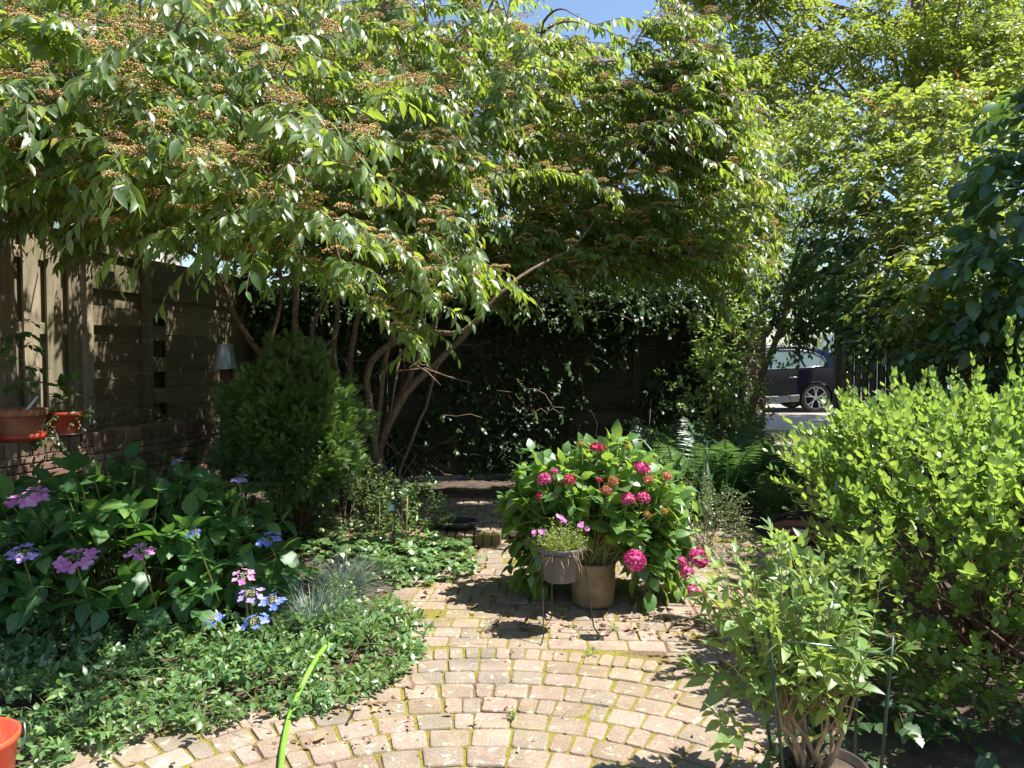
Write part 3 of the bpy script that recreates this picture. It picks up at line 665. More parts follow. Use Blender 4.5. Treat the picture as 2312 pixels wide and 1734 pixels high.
for poly, da, db, n in layers:
    us = [q[0] for q in poly]; vs = [q[1] for q in poly]; made = 0; tries = 0
    while made < n and tries < n * 14:
        tries += 1
        u, v = rng.uniform(min(us), max(us)), rng.uniform(min(vs), max(vs))
        if not pip((u, v), poly): continue
        # soft gaps where sky shows
        if math.sin(u * 0.021 + 1.3 * math.sin(v * 0.017)) * math.sin(v * 0.026 + 0.7) > 0.86: continue
        d = rng.uniform(da, db); p = P(u, v, d)
        if not coto_ok(p): continue
        zt = 2.35 + 0.60 * max(0, d - 3.4) + 0.25 * max(0, -p[0] - 1.0) + rng.normal(0, .12)
        if p[2] > zt and rng.random() < 0.8: continue
        out = p - np.array([-1.1, 7.1, p[2]]); out[2] = 0
        dd = nrm(nrm(out) * 0.75 + np.array([rng.normal(0.15, 0.55), rng.normal(-0.15, 0.35), rng.uniform(0.05, 0.6)]))
        made += 1; CAND.append((np.sqrt(((LP_ - p) ** 2).sum(1).min()), p, dd))
CAND.sort(key=lambda c: c[0])
for _, p, dd in CAND: spray(p, dd, rng.uniform(0.35, 0.7), rng.uniform(0.3, 0.75), int(rng.integers(14, 24)))
# long arching sprays one can follow in the photograph
HERO = [[(350, 380, 4.0), (520, 410, 3.9), (700, 490, 3.85), (850, 570, 3.8)], [(300, 440, 4.0), (450, 470, 3.8), (560, 560, 3.7), (600, 640, 3.7)],
        [(620, 180, 4.6), (800, 175, 4.5), (950, 200, 4.5), (1050, 290, 4.5)], [(780, 290, 4.8), (950, 330, 4.7), (1060, 400, 4.7), (1110, 480, 4.7)],
        [(620, 480, 4.5), (800, 520, 4.3), (930, 580, 4.2), (980, 680, 4.2)], [(640, 560, 4.6), (760, 640, 4.4), (850, 700, 4.3), (940, 780, 4.3)],
        [(860, 440, 5.2), (980, 520, 5.0), (1060, 600, 5.0), (1090, 700, 5.0)], [(480, 300, 4.2), (600, 270, 4.0), (740, 320, 3.9), (840, 420, 3.9)],
        [(1330, 60, 7.0), (1400, 40, 6.8), (1470, 50, 6.8), (1500, 90, 6.8)], [(1290, 30, 7.0), (1370, 70, 6.9), (1420, 90, 6.9)],
        [(1500, 140, 7.0), (1600, 170, 6.8), (1660, 260, 6.7), (1680, 330, 6.7)], [(1560, 330, 7.0), (1660, 360, 6.8), (1730, 430, 6.8), (1760, 560, 6.8)],
        [(1450, 480, 7.2), (1560, 520, 6.9), (1660, 600, 6.8), (1690, 680, 6.8)], [(1400, 560, 7.2), (1500, 590, 7.0), (1600, 640, 6.9), (1640, 720, 6.9)],
        [(1180, 560, 7.0), (1240, 600, 6.8), (1290, 660, 6.7), (1310, 740, 6.7)], [(1020, 420, 6.3), (1200, 380, 6.0), (1330, 400, 6.0), (1400, 460, 6.0)],
        [(-60, 130, 3.5), (60, 60, 3.4), (180, 90, 3.4), (260, 170, 3.4)], [(-80, 260, 3.7), (60, 230, 3.5), (190, 250, 3.5), (280, 330, 3.5)], [(60, 180, 3.9), (200, 160, 3.8), (330, 190, 3.7), (420, 260, 3.7)],
        [(200, 60, 4.2), (330, 40, 4.0), (470, 80, 3.9), (560, 160, 3.9)], [(1480, 0, 7.0), (1560, 30, 6.9), (1640, 110, 6.8)], [(680, 90, 5.0), (860, 60, 4.9), (1000, 100, 4.9), (1080, 190, 4.9)], [(880, 20, 5.6), (1020, 10, 5.5), (1130, 60, 5.5), (1190, 150, 5.5)]]
for h in HERO:
    k = np.array([P(*x) for x in h]); t = np.linspace(0, len(k) - 1, 16); pts = np.stack([np.interp(t, np.arange(len(k)), k[:, i]) for i in range(3)], 1)
    ln = np.linalg.norm(np.diff(pts, axis=0), axis=1).sum(); pts[1:-1] = (pts[:-2] + pts[1:-1] * 2 + pts[2:]) / 4
    shoot(lv, tw, pts, int(ln / 0.019), 0.13, 0.046, 'alt', 60, 0.6, 0.3, 0.0045, 1, 0.05, 0.3, 0.2, 5, nup=0.45)
    for i in range(1, 15):
        if h[0][0] in (1330, 1290): break
        if rng.random() < 0.6: corymb_spots.append((pts[i] + UP * 0.04 + rng.normal(size=3) * 0.015, rng.uniform(0.028, 0.05)))
        T = nrm(pts[i + 1] - pts[i - 1])
        for s_ in (1, -1):
            if rng.random() < 0.5: shoot(lv, tw, path(pts[i], nrm(T * 0.6 + nrm(np.cross(T, UP)) * s_ * 0.6 + UP * 0.5), rng.uniform(0.08, 0.2), 0.5, 5, 0.1), 9, 0.09, 0.031, 'alt', 58, 0.5, 0.3, 0.003, 1, 0.2, 0.35, 0.2, 4, nup=0.4)
    d2 = ((LP_ - pts[0]) ** 2).sum(1); q = LP_[np.argmin(d2)]; t = np.linspace(0, 1, 7)[:, None]; mid = (pts[0] + q) / 2 + UP * 0.15
    tw.tube((1 - t) ** 2 * q + 2 * t * (1 - t) * mid + t * t * pts[0], np.linspace(0.014, 0.005, 7), 5, 1, cap=False)
# bare dead twigs low on the tree
for uvd in ([(890, 840, 6.9), (960, 832, 6.8), (1010, 850, 6.7), (1065, 865, 6.7)], [(930, 820, 6.8), (965, 840, 6.75), (995, 870, 6.7)], [(905, 790, 6.9), (890, 880, 6.8), (880, 950, 6.8)], [(840, 850, 6.9), (900, 810, 6.8), (960, 825, 6.8)]):
    tw.tube(np.array([P(*x) for x in uvd]), np.linspace(0.012, 0.004, len(uvd)), 5, 1)
for i in range(60):
    q = LP_[rng.integers(len(LP_))]
    if q[2] < 2.3: tw.tube(path(q, nrm(np.array([rng.normal(), rng.normal() - 0.2, rng.normal() * 0.6 - 0.1])), rng.uniform(0.3, 0.9), 0.2, 7, 0.5), np.linspace(0.007, 0.002, 7), 4, 1, cap=False)
lv.emit(tw, LANCE, 0)
tw.build('crown', [M['coto'], M['twig']], root, smooth=True)
def corymb(mb, p, r):
    n = int(40 + r * 1100); a = rng.uniform(0, 6.28, n); rr = r * np.sqrt(rng.uniform(0, 1, n))
    q = p + np.stack([rr * np.cos(a), rr * np.sin(a), 0.35 * r * (1 - (rr / r) ** 2) + rng.normal(0, 0.003, n)], 1)
    beads(mb, q, rng.uniform(0.0024, 0.0046, n))
def vis(p):
    u, v, d = px(p); return 0 < u < 2312 and 0 < v < 1734, d
corymb_spots = [c for c in corymb_spots if vis(c[0])[0]]; corymb_spots.sort(key=lambda c: vis(c[0])[1] / c[1])
for p, r in corymb_spots[:100]:
    mb = MB(); corymb(mb, p, r * 1.35); mb.build('flower_cluster', M['cob'], root)
mb = MB()
for p, r in corymb_spots[100:]: corymb(mb, p, r * 1.15)
o = mb.build('distant_blossom', M['cob'], root); o['kind'] = 'stuff'

# ------------------------------------------------------------------ ivy on the back fence
lv = Leaves(); tw = MB()
def bf(s, z, off): 
    c = B0 + bd * s + bn * off; return np.array([c[0], c[1], z])
for i in range(3800):
    s, z = rng.uniform(0, bl), rng.uniform(0.0, 2.75) if rng.random() < 0.75 else rng.uniform(2.0, 3.0)
    g = math.sin(s * 2.1 + 1.2 * math.sin(z * 2.3)) + 0.8 * math.sin(s * 4.3 - z * 3.1 + 1) + (0.9 if z > 2.0 else 0) + (0.4 if z < 0.4 else 0)
    if g < -0.25 - 0.9 * rng.random(): continue
    bul = 0.05 + max(g, 0) * 0.10
    p = bf(s, z, bul * rng.uniform(0.3, 1.5)); p[1] -= 0.0
    dd = nrm(np.array([rng.normal() * 0.7, -0.55, rng.normal() * 0.6]))
    shoot(lv, tw, path(p, dd, rng.uniform(0.1, 0.3), 0.4, 5, 0.3), 9, rng.uniform(0.04, 0.065), rng.uniform(0.04, 0.055), 'alt', 70, 0.35, 0.15, 0.002, 1, 0.1, 0.4, 0.2, 4, nup=0.2)
for i in range(1500):
    s, z = rng.uniform(0, bl), 2.05 + 0.85 * rng.random() ** 1.5 * (0.65 + 0.35 * math.sin(rng.uniform(0, 6)))
    shoot(lv, tw, path(bf(s, z, rng.uniform(-.25, .35)), nrm(np.array([rng.normal(), -.4, rng.normal() * .6 + .1])), rng.uniform(.12, .32), .5, 5, .3), 9, rng.uniform(.05, .075), .055, 'alt', 70, .3, .15, .002, 1, .1, .4, .2, 4, nup=.3)
for i in range(130):
    s, z = rng.uniform(0, bl), rng.uniform(0.3, 2.5)
    tw.tube(path(bf(s, z, rng.uniform(0.03, 0.12)), nrm(np.array([rng.normal() * 0.6, 0.04, rng.normal()])), rng.uniform(0.4, 1.2), rng.uniform(-0.2, 0.5), 9, 0.7), rng.uniform(0.002, 0.006), 4, 1, cap=False)
lv.emit(tw, LOBED, 0)
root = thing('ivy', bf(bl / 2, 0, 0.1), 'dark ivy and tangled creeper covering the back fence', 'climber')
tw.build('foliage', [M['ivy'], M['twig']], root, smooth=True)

# ------------------------------------------------------------------ clipped conifer
cb = np.array([-1.83, 6.45, 0]); root = thing('conifer_shrub', cb, 'dense dark green rounded conifer with reddish brown stems at its foot', 'conifer')
cC = np.array([-1.80, 6.40, 0.87]); RD = np.array([0.57, 0.56, 0.74])
FV = [(0, 0, 0)]; FT = []
def frond_tpl():
    v = []; t = []
    def sl(x0, y0, ang, ln, wd):
        c_, s_ = math.cos(ang), math.sin(ang); b = len(v)
        for a, b_ in ((0, 0), (0.5, -wd), (1, 0), (0.5, wd)): v.append((x0 + ln * a * c_ - b_ * s_, y0 + ln * a * s_ + b_ * c_, 0.0))
        t.extend([(b, b + 1, b + 2), (b, b + 2, b + 3)])
    sl(0, 0, 0, 1.0, 0.05)
    for i, x in enumerate((0.15, 0.3, 0.45, 0.6, 0.75)):
        for sgn in (1, -1): sl(x, 0, sgn * R(38), 0.5 - 0.35 * x + 0.05 * ((i * 7) % 3), 0.042)
    return dict(v=np.array(v), t=np.array(t), q=np.zeros((0, 4), int), fold=0.0)
FROND = frond_tpl(); lv = Leaves()
cl_ = [(nrm(np.array([rng.normal(), rng.normal() , rng.normal()])), rng.uniform(0.10, 0.2)) for _ in range(85)]
cd = np.array([c[0] for c in cl_]); cr_ = np.array([c[1] for c in cl_])
n = 0
while n < 17000:
    d = rdir(); 
    if d[2] < -0.85 or (d[2] < -0.55 and d[0] < -0.1): continue
    dist = np.linalg.norm(cd - d, axis=1) / cr_; k = dist.min()
    ext = 1.02 + 0.20 * max(0, 1 - k / 1.4) - 0.20 * min(k / 2.2, 1.2)
    if d[2] < -0.3: ext *= 0.96
    p = cC + RD * d * ext * rng.uniform(0.78, 1.0)
    a = nrm(d * 0.9 + UP * 0.55 + rng.normal(size=3) * 0.5); nn_ = nrm(np.cross(a, rdir()))
    L = rng.uniform(0.05, 0.10); lv.put(p[None], a[None], nn_[None], np.array([L]), np.array([L * 0.8]), np.array([rng.uniform(-0.2, 0.35)])); n += 1
mb = MB(); lv.emit(mb, FROND, 0); mb.build('foliage', M['thuja'], root)
for i in range(26):
    a = rng.uniform(0, 6.28); r = rng.uniform(0.05, 0.42); top = cC + RD * np.array([math.cos(a) * r * 1.5, math.sin(a) * r * 1.5, rng.uniform(-0.7, 0.2)])
    p0 = cb + np.array([math.cos(a) * 0.10, math.sin(a) * 0.08, 0]); t = np.linspace(0, 1, 8)[:, None]
    MB().tube(p0 * (1 - t) + top * t + UP * 0.1 * np.sin(t * 3.14), np.linspace(0.013, 0.006, 8), 6).build('stem', M['redstem'], root, smooth=True)

# ------------------------------------------------------------------ hydrangeas
def mat_flower(name, stops, tr=0.3):
    m, t, b, out = newmat(name); rnd = t.nodes.new('ShaderNodeNewGeometry').outputs['Random Per Island']
    c = ramp(t, rnd, stops); t.links.new(c, b.inputs['Base Color']); b.inputs['Roughness'].default_value = 0.6
    tl = N(t, 'ShaderNodeBsdfTranslucent'); t.links.new(c, tl.inputs['Color']); mx = N(t, 'ShaderNodeMixShader', Fac=tr)
    t.links.new(b.outputs[0], mx.inputs[1]); t.links.new(tl.outputs[0], mx.inputs[2]); t.links.new(mx.outputs[0], out.inputs[0]); return m
FM = {'magenta': mat_flower('petal_magenta', [(0, (0.36, 0.01, 0.10)), (0.55, (0.62, 0.03, 0.21)), (0.9, (0.80, 0.20, 0.42)), (1, (0.85, 0.45, 0.62))]),
      'red': mat_flower('petal_red', [(0, (0.32, 0.008, 0.03)), (0.7, (0.52, 0.02, 0.09)), (1, (0.66, 0.08, 0.20))]),
      'orange': mat_flower('petal_bud', [(0, (0.45, 0.06, 0.07)), (0.6, (0.60, 0.17, 0.12)), (1, (0.46, 0.36, 0.10))]),
      'bud': mat_flower('petal_yellow_bud', [(0, (0.45, 0.30, 0.04)), (1, (0.50, 0.20, 0.05))]),
      'pink': mat_flower('petal_pink', [(0, (0.50, 0.14, 0.38)), (0.6, (0.62, 0.24, 0.50)), (1, (0.66, 0.36, 0.60))]),
      'lilac': mat_flower('petal_lilac', [(0, (0.28, 0.20, 0.58)), (0.6, (0.40, 0.28, 0.66)), (1, (0.52, 0.36, 0.66))]),
      'blue': mat_flower('petal_blue', [(0, (0.10, 0.17, 0.58)), (0.6, (0.17, 0.26, 0.72)), (1, (0.34, 0.34, 0.74))]),
      'bead': mat_flower('fertile_bead', [(0, (0.20, 0.24, 0.10)), (1, (0.44, 0.40, 0.28))])}

hc = np.array([0.505, 4.76, 0]); root = thing('potted_hydrangea', hc, 'large magenta flowered hydrangea growing in a brown glazed pot on the patio', 'plant')
M['glaze'] = plain('brown_glaze', (0.23, 0.155, 0.075), 0.42, scale=7, var=0.3, bmp=0.08, c2=(0.13, 0.09, 0.04))
mb = MB(); mb.lathe([(0.0, 0.0), (0.118, 0.0), (0.128, 0.012), (0.132, 0.03), (0.128, 0.045), (0.134, 0.06), (0.137, 0.12), (0.137, 0.2), (0.133, 0.212), (0.137, 0.222), (0.139, 0.262), (0.136, 0.272), (0.127, 0.272), (0.124, 0.262), (0.122, 0.22), (0.0, 0.218)], 40, hc); mb.build('pot', M['glaze'], root, smooth=True)
lv = Leaves(); st = MB()
eC = hc + np.array([0.06, 0.20, 0.50]); eR = np.array([0.62, 0.44, 0.52]); tips = []
def hyd_leaf_shoot(p0, tip, L, pairs, bend=0.25, r=0.005, sag=0.18):
    t = np.linspace(0, 1, 9)[:, None]; mid = p0 * 0.45 + tip * 0.55 + UP * bend * np.linalg.norm(tip - p0)
    pts = (1 - t) ** 2 * p0 + 2 * t * (1 - t) * mid + t * t * tip
    st.tube(pts, np.linspace(r, r * 0.55, 9), 5, 1, cap=False)
    sub = pts[4:]; shoot(lv, None, sub, pairs * 2, L, L * 0.68, 'opp', 70, 0.10, 0.32, 0, 1, 0.15, 0.30, 0.28, nup=0.78)
    return pts
for i in range(2000):
    if len(tips) >= 330: break
    d = rdir(); 
    if d[2] < -0.75: continue
    tip = eC + eR * d * (1 + 0.10 * math.sin(7 * d[0] + 3) * math.sin(6 * d[2])) * rng.uniform(0.80, 1.0)
    u, v, dd_ = px(tip)
    if tip[2] < 0.07: continue
    if dd_ < 4.9 and 1255 < u < 1425 and v > 1205: continue
    if tip[2] < 0.35 and abs(tip[0] - hc[0]) < 0.19 and tip[1] < hc[1] + 0.1: continue
    hyd_leaf_shoot(hc + np.array([rng.uniform(-.09, .09), rng.uniform(-.09, .09), 0.21]), tip, rng.uniform(0.11, 0.155), int(rng.integers(2, 5)), 0.25 if d[2] > 0 else 0.45); tips.append(tip)
for i in range(400):
    if len(tips) >= 430: break
    a = rng.uniform(0, 6.28); r_ = rng.uniform(.75, 1.0); tip = np.array([eC[0] + .60 * r_ * math.cos(a), eC[1] - .02 + .40 * r_ * math.sin(a), rng.uniform(.07, .36)])
    u, v, dd_ = px(tip)
    if 1240 < u < 1440 and dd_ < 4.95: continue
    hyd_leaf_shoot(hc + np.array([0, 0, .22]), tip, rng.uniform(.11, .15), 3, .75, .0045); tips.append(tip)
def mophead(u, v, dia, colr, flat=0.7, d=None):
    # sits on the near surface of the leaf dome
    if d is None:
        d = 4.2
        for dd_ in np.linspace(4.2, 5.4, 60):
            q = (P(u, v, dd_) - eC) / eR
            if (q ** 2).sum() < 1.15: d = dd_ - 0.005; break
        else: d = 4.8
    p = P(u, v, d); r = dia / 2 / F * d; up_ = nrm(nrm((p - eC) / eR) * 0.6 + UP * 0.7)
    mb = MB(); a = nrm(np.cross(up_, np.array([0.3, 1, 0.1]))); b_ = np.cross(up_, a); n = int(70 if r > 0.05 else 46)
    for i in range(n):
        th = i * 2.39996; ph = math.acos(1 - 1.25 * (i + 0.5) / n)
        nn_ = math.sin(ph) * (math.cos(th) * a + math.sin(th) * b_) + math.cos(ph) * up_
        q = p + r * (0.86 * nn_ - 0.25 * up_ + (flat - 1) * (nn_ @ up_) * up_) + rng.normal(size=3) * 0.002
        floret(mb, q, nn_ + rng.normal(size=3) * 0.25, r * rng.uniform(0.20, 0.28) if colr not in ('bud',) else r * 0.16)
    if colr in ('orange', 'bud'): beads(mb, p + rng.normal(size=(40, 3)) * r * 0.45, r * 0.12)
    stp = path(p - up_ * r * 0.5, -up_, 0.10, 0.3, 5); mb.tube(stp, 0.004, 5, 1, cap=False)
    mb.build('flower_head', [FM[colr], M['greenstem']], root)
for a in [(1348, 1006, 36, 'red', .55), (1229, 1079, 34, 'magenta', .9), (1285, 1081, 32, 'red', .8), (1216, 1118, 18, 'red', .8), (1449, 1051, 42, 'magenta', .5), (1418, 1122, 34, 'magenta', .8),
          (1454, 1121, 32, 'magenta', .9), (1370, 1104, 25, 'orange', .8), (1385, 1083, 26, 'orange', .6), (1353, 1082, 16, 'red', .7), (1464, 1080, 24, 'orange', .7), (1506, 1074, 25, 'orange', .8), (1435, 1262, 54, 'magenta', .85, 4.22),
          (1580, 1257, 50, 'magenta', .9, 4.55), (1552, 1291, 34, 'magenta', 1.1, 4.5), (1566, 1331, 30, 'magenta', .9, 4.5), (1590, 1340, 22, 'magenta', .8, 4.5), (1541, 1266, 24, 'magenta', .8, 4.5), (1461, 1159, 18, 'bud', .7), (1501, 1152, 20, 'bud', .7), (1420, 1006, 20, 'bud', .5),
          (1312, 1000, 16, 'bud', .5), (1252, 1062, 16, 'magenta', .8)]: mophead(*a)
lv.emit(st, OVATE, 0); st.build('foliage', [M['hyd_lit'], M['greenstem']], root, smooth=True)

root = thing('lacecap_hydrangea', (-2.25, 4.75, 0), 'broad shaded lacecap hydrangea with pink, lilac and blue flower plates below the brick wall', 'plant')
lv = Leaves(); st = MB(); n = 0; tr_ = 0
def mound(x, y):
    e = ((x + 2.42) / 1.15) ** 2 + ((y - 4.62) / 0.78) ** 2
    return None if e > 1 else (0.22 + 0.72 * math.sqrt(1 - e)) * (0.78 + 0.16 * (y - 4.0)) * (1 - 0.10 * max(0, x + 2.2))
while n < 330 and tr_ < 4000:
    tr_ += 1
    x, y = rng.uniform(-3.45, -1.25), rng.uniform(3.85, 5.38)
    if x < wl(y)[0] + 0.12: continue
    h = mound(x, y)
    if h is None: continue
    tip = np.array([x, y, h * rng.uniform(0.72, 1.08)])
    b0 = np.array([-2.35 + (x + 2.35) * 0.5 + rng.normal(0, .08), 4.7 + (y - 4.7) * 0.45 + rng.normal(0, .06), 0])
    hyd_leaf_shoot(b0, tip, rng.uniform(0.14, 0.20), int(rng.integers(2, 4)), 0.18, 0.005); n += 1
def lacecap(u, v, dia, colr, d):
    d -= .14; p = P(u, v, d); r = dia / 2 / F * d; mb = MB(); up_ = nrm(UP + np.array([rng.normal() * .15, -0.35, 0]))
    a = nrm(np.cross(up_, np.array([1, .2, .1]))); b_ = np.cross(up_, a)
    k = 60; th = rng.uniform(0, 6.28, k); rr = r * 0.55 * np.sqrt(rng.uniform(0, 1, k))
    q = p + (rr * np.cos(th))[:, None] * a + (rr * np.sin(th))[:, None] * b_ + (0.12 * r * (1 - (rr / r / .55) ** 2) + rng.uniform(-.004, .006, k))[:, None] * up_
    beads(mb, q, rng.uniform(0.0028, 0.0048, k), 1)
    nf = 8 if dia > 65 else 6
    for i in range(nf):
        t_ = i * 2 * math.pi / nf + rng.normal(0, .12); e = math.cos(t_) * a + math.sin(t_) * b_
        floret(mb, p + e * r * rng.uniform(0.66, 0.86) + up_ * rng.uniform(-0.008, 0.012), up_ + e * rng.uniform(0.1, 0.7) + rng.normal(size=3) * .12, r * rng.uniform(0.32, 0.42) , 0)
    for i in range(8): mb.tube([p - up_ * 0.05, p + r * 0.5 * (math.cos(i * .8) * a + math.sin(i * .8) * b_)], 0.0015, 3, 2, cap=False)
    mb.tube(path(p - up_ * 0.05, nrm(-up_ + np.array([0, 0.25, 0])), 0.4, 0.1, 6), 0.005, 5, 2, cap=False)
    mb.build('flower_plate', [FM[colr], FM['bead'], M['greenstem']], root)
for a in [(65, 1124, 84, 'pink', 4.25), (53, 1250, 66, 'lilac', 4.0), (172, 1262, 84, 'pink', 3.95), (317, 1245, 62, 'pink', 4.0), (400, 1041, 26, 'lilac', 4.9), (540, 1083, 40, 'lilac', 4.75), (438, 1202, 32, 'blue', 4.1),
          (608, 1219, 56, 'blue', 4.6), (550, 1301, 50, 'pink', 4.1), (567, 1341, 54, 'lilac', 4.0), (615, 1356, 56, 'blue', 4.05), (482, 1399, 50, 'blue', 3.85), (577, 1402, 60, 'blue', 3.85)]: lacecap(*a)
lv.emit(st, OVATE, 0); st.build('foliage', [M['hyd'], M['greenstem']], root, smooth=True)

# ------------------------------------------------------------------ ground cover
def gpoly(pts, z=0.03): return [tuple(G(u, v, z)[:2]) for u, v in pts]
def scatter(poly, n):
    xs_ = [p[0] for p in poly]; ys_ = [p[1] for p in poly]; out = []
    while len(out) < n:
        q = (rng.uniform(min(xs_), max(xs_)), rng.uniform(min(ys_), max(ys_)))
        if pip(q, poly): out.append(q)
    return out
lv = Leaves(); st = MB()
VP = gpoly([(-150, 1420), (150, 1440), (400, 1440), (600, 1400), (700, 1375), (880, 1365), (975, 1430), (940, 1490), (880, 1540), (740, 1590), (600, 1610), (480, 1640), (330, 1650), (250, 1690), (150, 1720), (-100, 1720), (-200, 1600)])
for x, y in scatter(VP, 1150):
    if math.sin(x * 9 + 2 * math.sin(y * 7)) * math.sin(y * 11 + x * 3) > .45 and rng.random() < .5: continue
    ed = x - leftx(y); h = (1 + .6 * math.sin(x * 6 + y * 4) * math.sin(y * 7 - x * 2)) * 0.10 * min(1, max(0.1, -ed / 0.35 + 0.25)) * rng.uniform(0.4, 1.3)
    a = rng.uniform(0, 6.28); dd = nrm(np.array([math.cos(a) * 0.7, math.sin(a) * 0.7, rng.uniform(0.3, 1.2)]))
    shoot(lv, st, path((x, y, h * 0.6), dd, rng.uniform(0.08, 0.17), 0.3, 5, 0.2), 10, rng.uniform(0.040, 0.060), 0.025, 'opp', 66, 0.05, 0.25, 0.0015, 1, 0.1, 0.28, 0.25, 3, nup=0.75)
for i in range(40):
    x, y = scatter(VP, 1)[0]; a = rng.uniform(-2.2, 0.3)
    st.tube(path((x, y, 0.06), nrm(np.array([math.cos(a), math.sin(a), 0.25])), rng.uniform(0.2, 0.4), 0.3, 7, 0.3), 0.0016, 3, 1, cap=False)
lv.emit(st, LANCE, 0); o = st.build('periwinkle_ground_cover', [M['vinca'], M['greenstem']], smooth=True)
tag(o, 'glossy periwinkle leaves spreading along the patio edge', 'ground cover', kind='stuff')
lv = Leaves(); st = MB()
IP = gpoly([(655, 1215), (740, 1185), (860, 1180), (960, 1215), (1070, 1245), (1075, 1300), (960, 1310), (880, 1300), (800, 1265), (720, 1255)])
for x, y in scatter(IP, 420):
    a = rng.uniform(0, 6.28); dd = nrm(np.array([math.cos(a), math.sin(a), rng.uniform(0.2, 1.0)]))
    shoot(lv, st, path((x, y, rng.uniform(0.01, 0.09)), dd, rng.uniform(0.06, 0.15), 0.4, 5, 0.2), 7, rng.uniform(0.035, 0.06), 0.048, 'alt', 70, 0.05, 0.2, 0.0015, 1, 0.15, 0.3, 0.2, 3, nup=0.8)
for i in range(260):   # scattered ivy leaves running into the bed and behind
    u, v = rng.uniform(600, 1010), rng.uniform(1150, 1330); q = G(u, v)
    if q[0] > leftx(q[1]): continue
    shoot(lv, st, path((q[0], q[1], 0.02), nrm(np.array([rng.normal(), rng.normal(), 0.5])), 0.1, 0.3, 4, 0.2), 4, 0.045, 0.042, 'alt', 70, 0.05, 0.2, 0.0012, 1, 0.2, 0.3, 0.2, 3, nup=0.8)
lv.emit(st, LOBED, 0); tag(st.build('ivy_ground_cover', [M['vinca'], M['twig']], smooth=True), 'low variegated ivy creeping beside the patio', 'ground cover', kind='stuff')

# ------------------------------------------------------------------ tufts, ferns, strap leaves
def blades(mb_lv, c, n, ln, wd, spread, kk=0.7, sectors=None):
    for i in range(n):
        a = rng.uniform(0, 6.28); t_ = abs(rng.normal(0, 1)) * spread
        d = nrm(np.array([math.cos(a) * t_, math.sin(a) * t_, 1.0])); p = np.asarray(c) + np.array([math.cos(a), math.sin(a), 0]) * rng.uniform(0, 0.05) * (1 + spread)
        nn_ = nrm(np.array([-math.cos(a), -math.sin(a), 0.3]) + rng.normal(size=3) * .1) * -1
        mb_lv.put(p[None], d[None], nn_[None] * -1, np.array([ln * rng.uniform(.6, 1.15)]), np.array([wd]), np.array([rng.uniform(0.3, 1.2) * kk]))
FES = tpl([0.02, 0.2, 0.4, 0.6, 0.8], [1, 1, .9, .7, .45], 0.1)
for u, v, n, ln, lab in ((775, 1350, 650, 0.30, 'sunlit blue grey fescue tuft with straw coloured blades in front of the ivy'), (705, 1425, 520, 0.27, 'shaded blue grey fescue tuft nearest the green hose')):
    c = G(u, v); root = thing('fescue_tuft', c, lab, 'ornamental grass', 'blue fescue tufts in the bed'); lv = Leaves(); blades(lv, c, n, ln * 1.15, 0.0021, 0.85, 0.6); mb = MB(); lv.emit(mb, FES); mb.build('blades', M['fescue'], root)
def fern(c, n, ln, lab, az0=0, az=6.28):
    root = thing('fern', c, lab, 'fern', 'ferns in the shade by the gate'); c = np.asarray(c)
    for i in range(n):
        a = az0 + az * (i + rng.uniform(-.3, .3)) / n; l = ln * rng.uniform(0.75, 1.1); el = rng.uniform(1.0, 2.8)
        pts = path(c + UP * 0.02, nrm(np.array([math.cos(a), math.sin(a), el])), l, rng.uniform(0.25, 0.42), 10, 0.05)
        lv = Leaves(); mb = MB(); mb.tube(pts, np.linspace(0.004, 0.001, 10), 4, 1, cap=False)
        k = 34; ti = np.repeat(np.linspace(0.14, 0.99, k), 2); s = ti * 9; i0 = np.minimum(s.astype(int), 8); fr = (s - i0)[:, None]
        p = pts[i0] * (1 - fr) + pts[i0 + 1] * fr; T = nrm(pts[i0 + 1] - pts[i0]); S = nrm(np.cross(T, UP)); U = np.cross(S, T)
        sg = np.where(np.arange(2 * k) % 2 == 0, 1., -1.)[:, None]
        Lp = 0.165 * l * np.sin(np.pi * np.clip(ti * 0.80 + 0.2, 0, 1)) ** 0.8 + 0.006
        lv.put(p, nrm(S * sg + T * 0.45 + rng.normal(size=(2 * k, 3)) * .06), U + rng.normal(size=(2 * k, 3)) * .12, Lp, Lp * 0.045 + 0.0025, np.full(2 * k, 0.25))
        lv.emit(mb, LANCE, 0); mb.build('frond', [M['fern'], M['greenstem']], root, smooth=True)
fern(G(1625, 1165), 15, 1.45, 'tall sunlit fern behind the potted hydrangea')
fern(G(1705, 1160), 13, 1.3, 'large dark fern beside the ivy grown gate pillar')
fern(G(1745, 1185), 11, 0.95, 'low drooping fern in deep shade near the terracotta saucer')
fern(G(1525, 1130), 13, 1.4, 'fern with arching fronds rising against the back fence')
SW = tpl([0.02, 0.2, 0.4, 0.6, 0.8], [.8, 1, 1, .85, .5], 0.3)
for u, v, n, lab in ((1520, 1180, 26, 'sword leaved iris clump right behind the potted hydrangea'), (1600, 1195, 18, 'bluish sword leaved clump bending beside the small leaved shrub')):
    c = G(u, v); root = thing('iris_clump', c, lab, 'plant', 'sword leaved clumps'); lv = Leaves()
    for i in range(n):
        a = rng.uniform(0, 6.28); t_ = rng.uniform(0.05, 0.7); d = nrm(np.array([math.cos(a) * t_, math.sin(a) * t_, 1.0]))
        lv.put((c + np.array([math.cos(a), math.sin(a), 0]) * rng.uniform(0, .1))[None], d[None], np.array([[math.cos(a), math.sin(a), 0.2]]), np.array([rng.uniform(.45, .85)]), np.array([rng.uniform(.014, .022)]), np.array([rng.choice([0.05, 0.2, 0.9])]))
    mb = MB(); lv.emit(mb, SW); mb.build('leaves', M['strap'], root, smooth=True)

